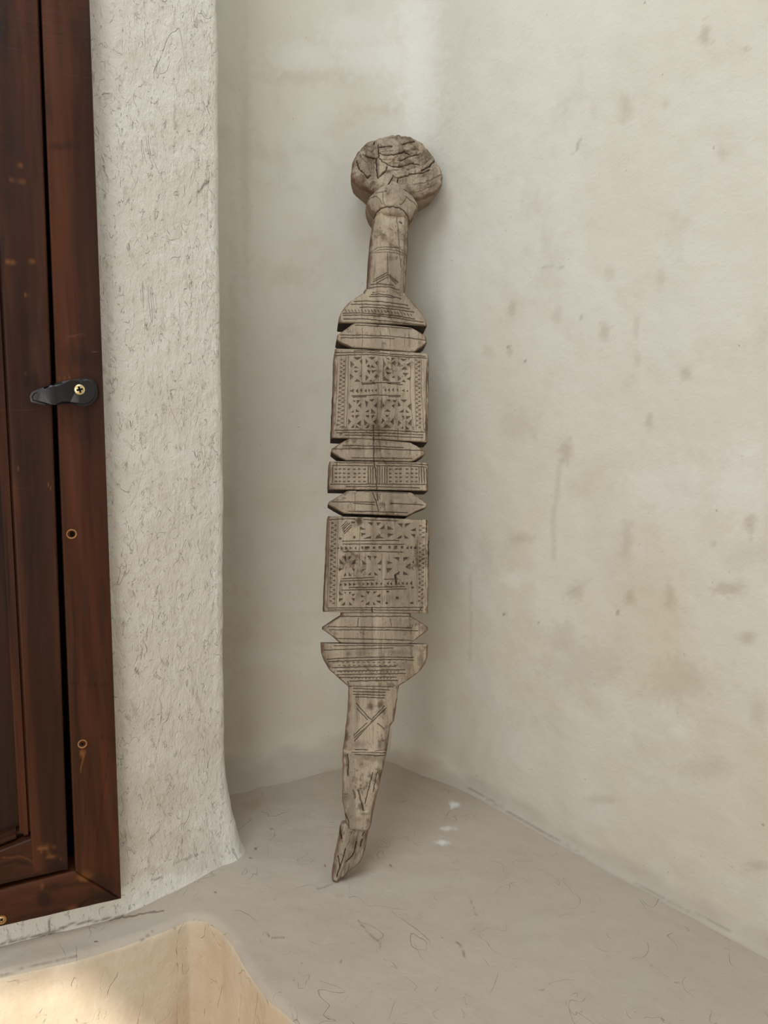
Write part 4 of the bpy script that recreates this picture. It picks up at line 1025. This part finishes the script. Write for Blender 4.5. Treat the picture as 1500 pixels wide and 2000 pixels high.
# ---- parts, pommel to tip
def pommel_shape(X, Y, tt):
    v = -.0045 * np.exp(-((X - (731 + (Y - 330) * .05)) / 5.5) ** 2) * smooth(278, 292, Y) * smooth(366, 340, Y)
    v = v + .0050 * np.exp(-((X - 765) / 16) ** 2) * smooth(322, 382, Y)
    v = v - .0050 * smooth(292, 272, Y)
    v = v - .0028 * np.exp(-((X - 708) / 9) ** 2) * smooth(285, 300, Y) * smooth(350, 330, Y) * .6
    v = v - .0030 * smooth(-.5, -1.2, fbm(X / 22, Y / 9, None, 3, 19))
    return v + .0017 * fbm(X / 15, Y / 13, None, 3, 5) + .0007 * fbm(X / 5, Y / 4, None, 2, 6)
dagger_part('pommel', 'pommel', [(745, 271.5), (733, 276), (731, 281.6), (720, 282), (714, 283.5), (698, 299), (688, 320), (685, 340), (687, 350), (708, 368), (728, 378), (735, 383)],
            [(800, 272), (811, 277), (835, 295), (850, 313), (861, 333), (864, 348), (863, 362), (852, 376), (832, 387), (813, 391), (797, 392.5)],
            .017, .045, w0=-.016, prof='round', res=.75, end_edge=.006, extra=pommel_shape,
            stain_shade=[(724, 312, 10, 10, .7), (738, 325, 4, 22, .45), (795, 315, 8, 6, .5), (829, 343, 6, 5, .6), (836, 300, 14, 10, .5), (760, 336, 8, 5, .5), (712, 345, 14, 12, .35), (790, 300, 30, 6, .3), (712, 285, 9, 4, .5), (700, 320, 8, 16, .3), (715, 330, 14, 8, .4), (775, 320, 16, 5, .35), (810, 318, 14, 5, .3), (822, 362, 26, 10, .25), (745, 290, 20, 5, .3), (850, 350, 8, 20, .25)],
            pale=[(800, 287, 12, 6, .5), (768, 372, 20, 14, .35), (706, 300, 5, 4, .4)])
dagger_part('collar', 'collar', [(735, 375), (719, 390), (715, 402), (721, 415), (731, 428)], [(792, 382), (808, 392), (816, 404), (815.5, 413), (808, 428), (800, 436)],
            .019, .040, w0=-.010, prof='round', res=.75, end_edge=.006,
            extra=lambda X, Y, tt: .004 * np.exp(-((X - 764) / 24) ** 4) * smooth(420, 396, Y) + .0007 * fbm(X / 9, Y / 9, None, 3, 6), pale=[(765, 392, 22, 10, .35)])
dagger_part('grip', 'grip', [(731, 412), (725, 450), (721, 486), (719, 520), (716.5, 560), (715, 578)], [(798, 420), (798, 450), (796, 500), (793, 540), (791, 570), (790, 586)],
            .013, .036, w0=-.010, prof='facet', res=.75,
            stain_shade=[(737, 452, 10, 6, .35), (746, 458, 8, 3, .4), (762, 505, 12, 5, .35), (745, 540, 10, 20, .2), (725, 500, 4, 30, .25)], pale=[(790, 440, 5, 40, .25), (745, 490, 22, 3, .3), (755, 425, 25, 12, .25)])
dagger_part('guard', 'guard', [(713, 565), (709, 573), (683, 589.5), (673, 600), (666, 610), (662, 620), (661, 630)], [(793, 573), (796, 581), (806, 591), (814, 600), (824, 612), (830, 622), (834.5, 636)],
            .0035, .031, res=.65, prof='flat', stain_shade=[(735, 608, 22, 5, .3), (825, 620, 6, 8, .3)])
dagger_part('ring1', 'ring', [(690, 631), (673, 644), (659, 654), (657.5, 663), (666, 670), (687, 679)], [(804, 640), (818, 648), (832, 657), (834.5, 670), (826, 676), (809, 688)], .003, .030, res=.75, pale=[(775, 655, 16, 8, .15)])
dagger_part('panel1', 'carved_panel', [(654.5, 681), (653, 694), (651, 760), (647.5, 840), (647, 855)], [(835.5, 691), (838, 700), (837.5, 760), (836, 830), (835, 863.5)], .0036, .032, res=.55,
            stain_shade=[(748, 790, 16, 14, .4), (834, 735, 4, 25, .4), (725, 848, 40, 4, .25), (738, 718, 10, 14, .25), (815, 750, 7, 12, .2)])
dagger_part('ring2', 'ring', [(681, 856), (665, 865), (648, 876), (648, 883), (658, 891), (675, 899)], [(801, 864), (816, 872), (830.5, 882), (831, 887), (820, 894), (804, 902)], .003, .029, res=.75, stain_shade=[(697, 876, 9, 6, .4), (735, 878, 9, 6, .35), (765, 862, 40, 5, .25)])
dagger_part('band', 'carved_band', [(644, 901), (642.5, 912), (642, 956)], [(836, 904), (837, 912), (836.5, 958.5)], .0034, .031, res=.55, stain_shade=[(828, 925, 8, 18, .2)])
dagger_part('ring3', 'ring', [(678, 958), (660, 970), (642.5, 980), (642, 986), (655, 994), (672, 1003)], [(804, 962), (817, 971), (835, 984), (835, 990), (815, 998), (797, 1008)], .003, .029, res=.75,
            stain_shade=[(740, 970, 6, 7, .4), (745, 985, 8, 6, .55), (763, 984, 5, 6, .5), (775, 972, 8, 3, .3), (705, 1000, 12, 3, .4)])
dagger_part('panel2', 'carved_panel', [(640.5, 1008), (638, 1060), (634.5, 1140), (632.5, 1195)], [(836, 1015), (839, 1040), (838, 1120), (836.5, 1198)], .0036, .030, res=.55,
            stain_shade=[(702, 1018, 7, 13, .85), (694, 1026, 12, 5, .35), (715, 1072, 10, 5, .5), (698, 1165, 5, 12, .4), (755, 1040, 14, 12, .3), (700, 1095, 10, 30, .25), (822, 1052, 9, 7, .35), (836, 1105, 3, 8, .5), (760, 1168, 30, 10, .25), (690, 1140, 60, 5, .2)],
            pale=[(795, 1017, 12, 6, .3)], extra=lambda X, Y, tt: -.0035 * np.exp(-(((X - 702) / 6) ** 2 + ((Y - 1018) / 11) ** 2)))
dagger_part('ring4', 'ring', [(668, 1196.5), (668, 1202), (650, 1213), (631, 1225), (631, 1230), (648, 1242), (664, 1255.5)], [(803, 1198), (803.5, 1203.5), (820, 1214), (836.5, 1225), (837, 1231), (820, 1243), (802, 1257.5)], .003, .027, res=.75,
            stain_shade=[(828, 1226, 9, 7, .5), (815, 1218, 8, 6, .25), (655, 1237, 6, 5, .3), (634, 1227, 5, 5, .3)], pale=[(735, 1215, 14, 8, .2)])
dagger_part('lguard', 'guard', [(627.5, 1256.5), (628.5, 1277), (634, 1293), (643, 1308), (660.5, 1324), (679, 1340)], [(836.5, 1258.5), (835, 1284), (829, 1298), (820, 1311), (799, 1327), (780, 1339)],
            .0035, .027, res=.65, stain_shade=[(631, 1265, 5, 12, .5), (640, 1300, 8, 14, .35), (822, 1287, 6, 22, .55), (790, 1300, 16, 8, .35), (775, 1275, 30, 8, .35), (703, 1275, 16, 6, .35), (680, 1277, 8, 5, .4), (663, 1324, 6, 5, .35), (813, 1265, 12, 6, .2)])
dagger_part('blade', 'blade', [(679, 1339), (681, 1347), (679, 1393), (673.5, 1440), (669.5, 1467), (669, 1524), (669, 1567), (674, 1590), (675, 1610), (677, 1618)],
            [(780, 1338), (778.5, 1346), (773, 1388), (769.5, 1408), (762.5, 1419), (757, 1457), (754.5, 1475), (747, 1507), (733, 1567), (724, 1612), (722, 1620)],
            .004, .022, prof='facet', res=.7, dscale=1.0,
            stain_shade=[(724, 1379, 10, 9, .75), (744, 1375, 6, 9, .7), (748, 1390, 5, 8, .5), (727, 1352, 30, 5, .3), (676, 1440, 5, 14, .7), (742, 1455, 7, 14, .6), (754, 1452, 4, 20, .6), (700, 1453, 14, 8, .35),
                   ([(677, 1475), (680, 1500), (680, 1515)], 4, .6), (720, 1480, 26, 9, .45), (706, 1493, 7, 10, .4), (746, 1485, 8, 14, .4), (742, 1510, 5, 10, .5), ([(698, 1543), (706, 1565), (710, 1582)], 3.2, .85), ([(690, 1543), (694, 1558)], 3, .7),
                   (705, 1575, 7, 7, .65), (676, 1560, 7, 16, .45), (713, 1590, 12, 4, .4), (719, 1603, 6, 8, .6), (704, 1540, 6, 2.5, .6), (695, 1522, 8, 6, .3), (770, 1400, 4, 16, .3), (700, 1600, 8, 6, .3), (680, 1590, 4, 10, .4)],
            pale=[([(672, 1467), (700, 1469), (752, 1466)], 3, .35), (715, 1585, 4, 3, .6), (710, 1420, 25, 12, .12), (705, 1515, 16, 20, .18)])
dagger_part('tip', 'broken_tip', [(667, 1607.5), (664.5, 1611), (660.5, 1637), (653.5, 1671), (648, 1707), (648, 1715), (654, 1718.5)], [(725, 1606), (722, 1614), (719, 1625), (714, 1655), (710, 1670), (702, 1685), (683, 1701), (669, 1714), (660, 1719)],
            .004, .014, w0=-.002, prof='round', res=.7, end_edge=.002,
            extra=lambda X, Y, tt: .0016 * fbm(X / 7 + Y / 30, Y / 40, None, 3, 15),
            stain_shade=[(693, 1645, 12, 16, .55), ([(706, 1640), (704, 1652)], 3.5, .9), (712, 1640, 5, 25, .45), (666, 1630, 4, 12, .5), (655, 1690, 5, 22, .4), (690, 1670, 12, 10, .3), ([(664, 1615), (668, 1645)], 2.4, .5)],
            pale=[(712, 1617, 8, 4, .3)])

#@@END@@
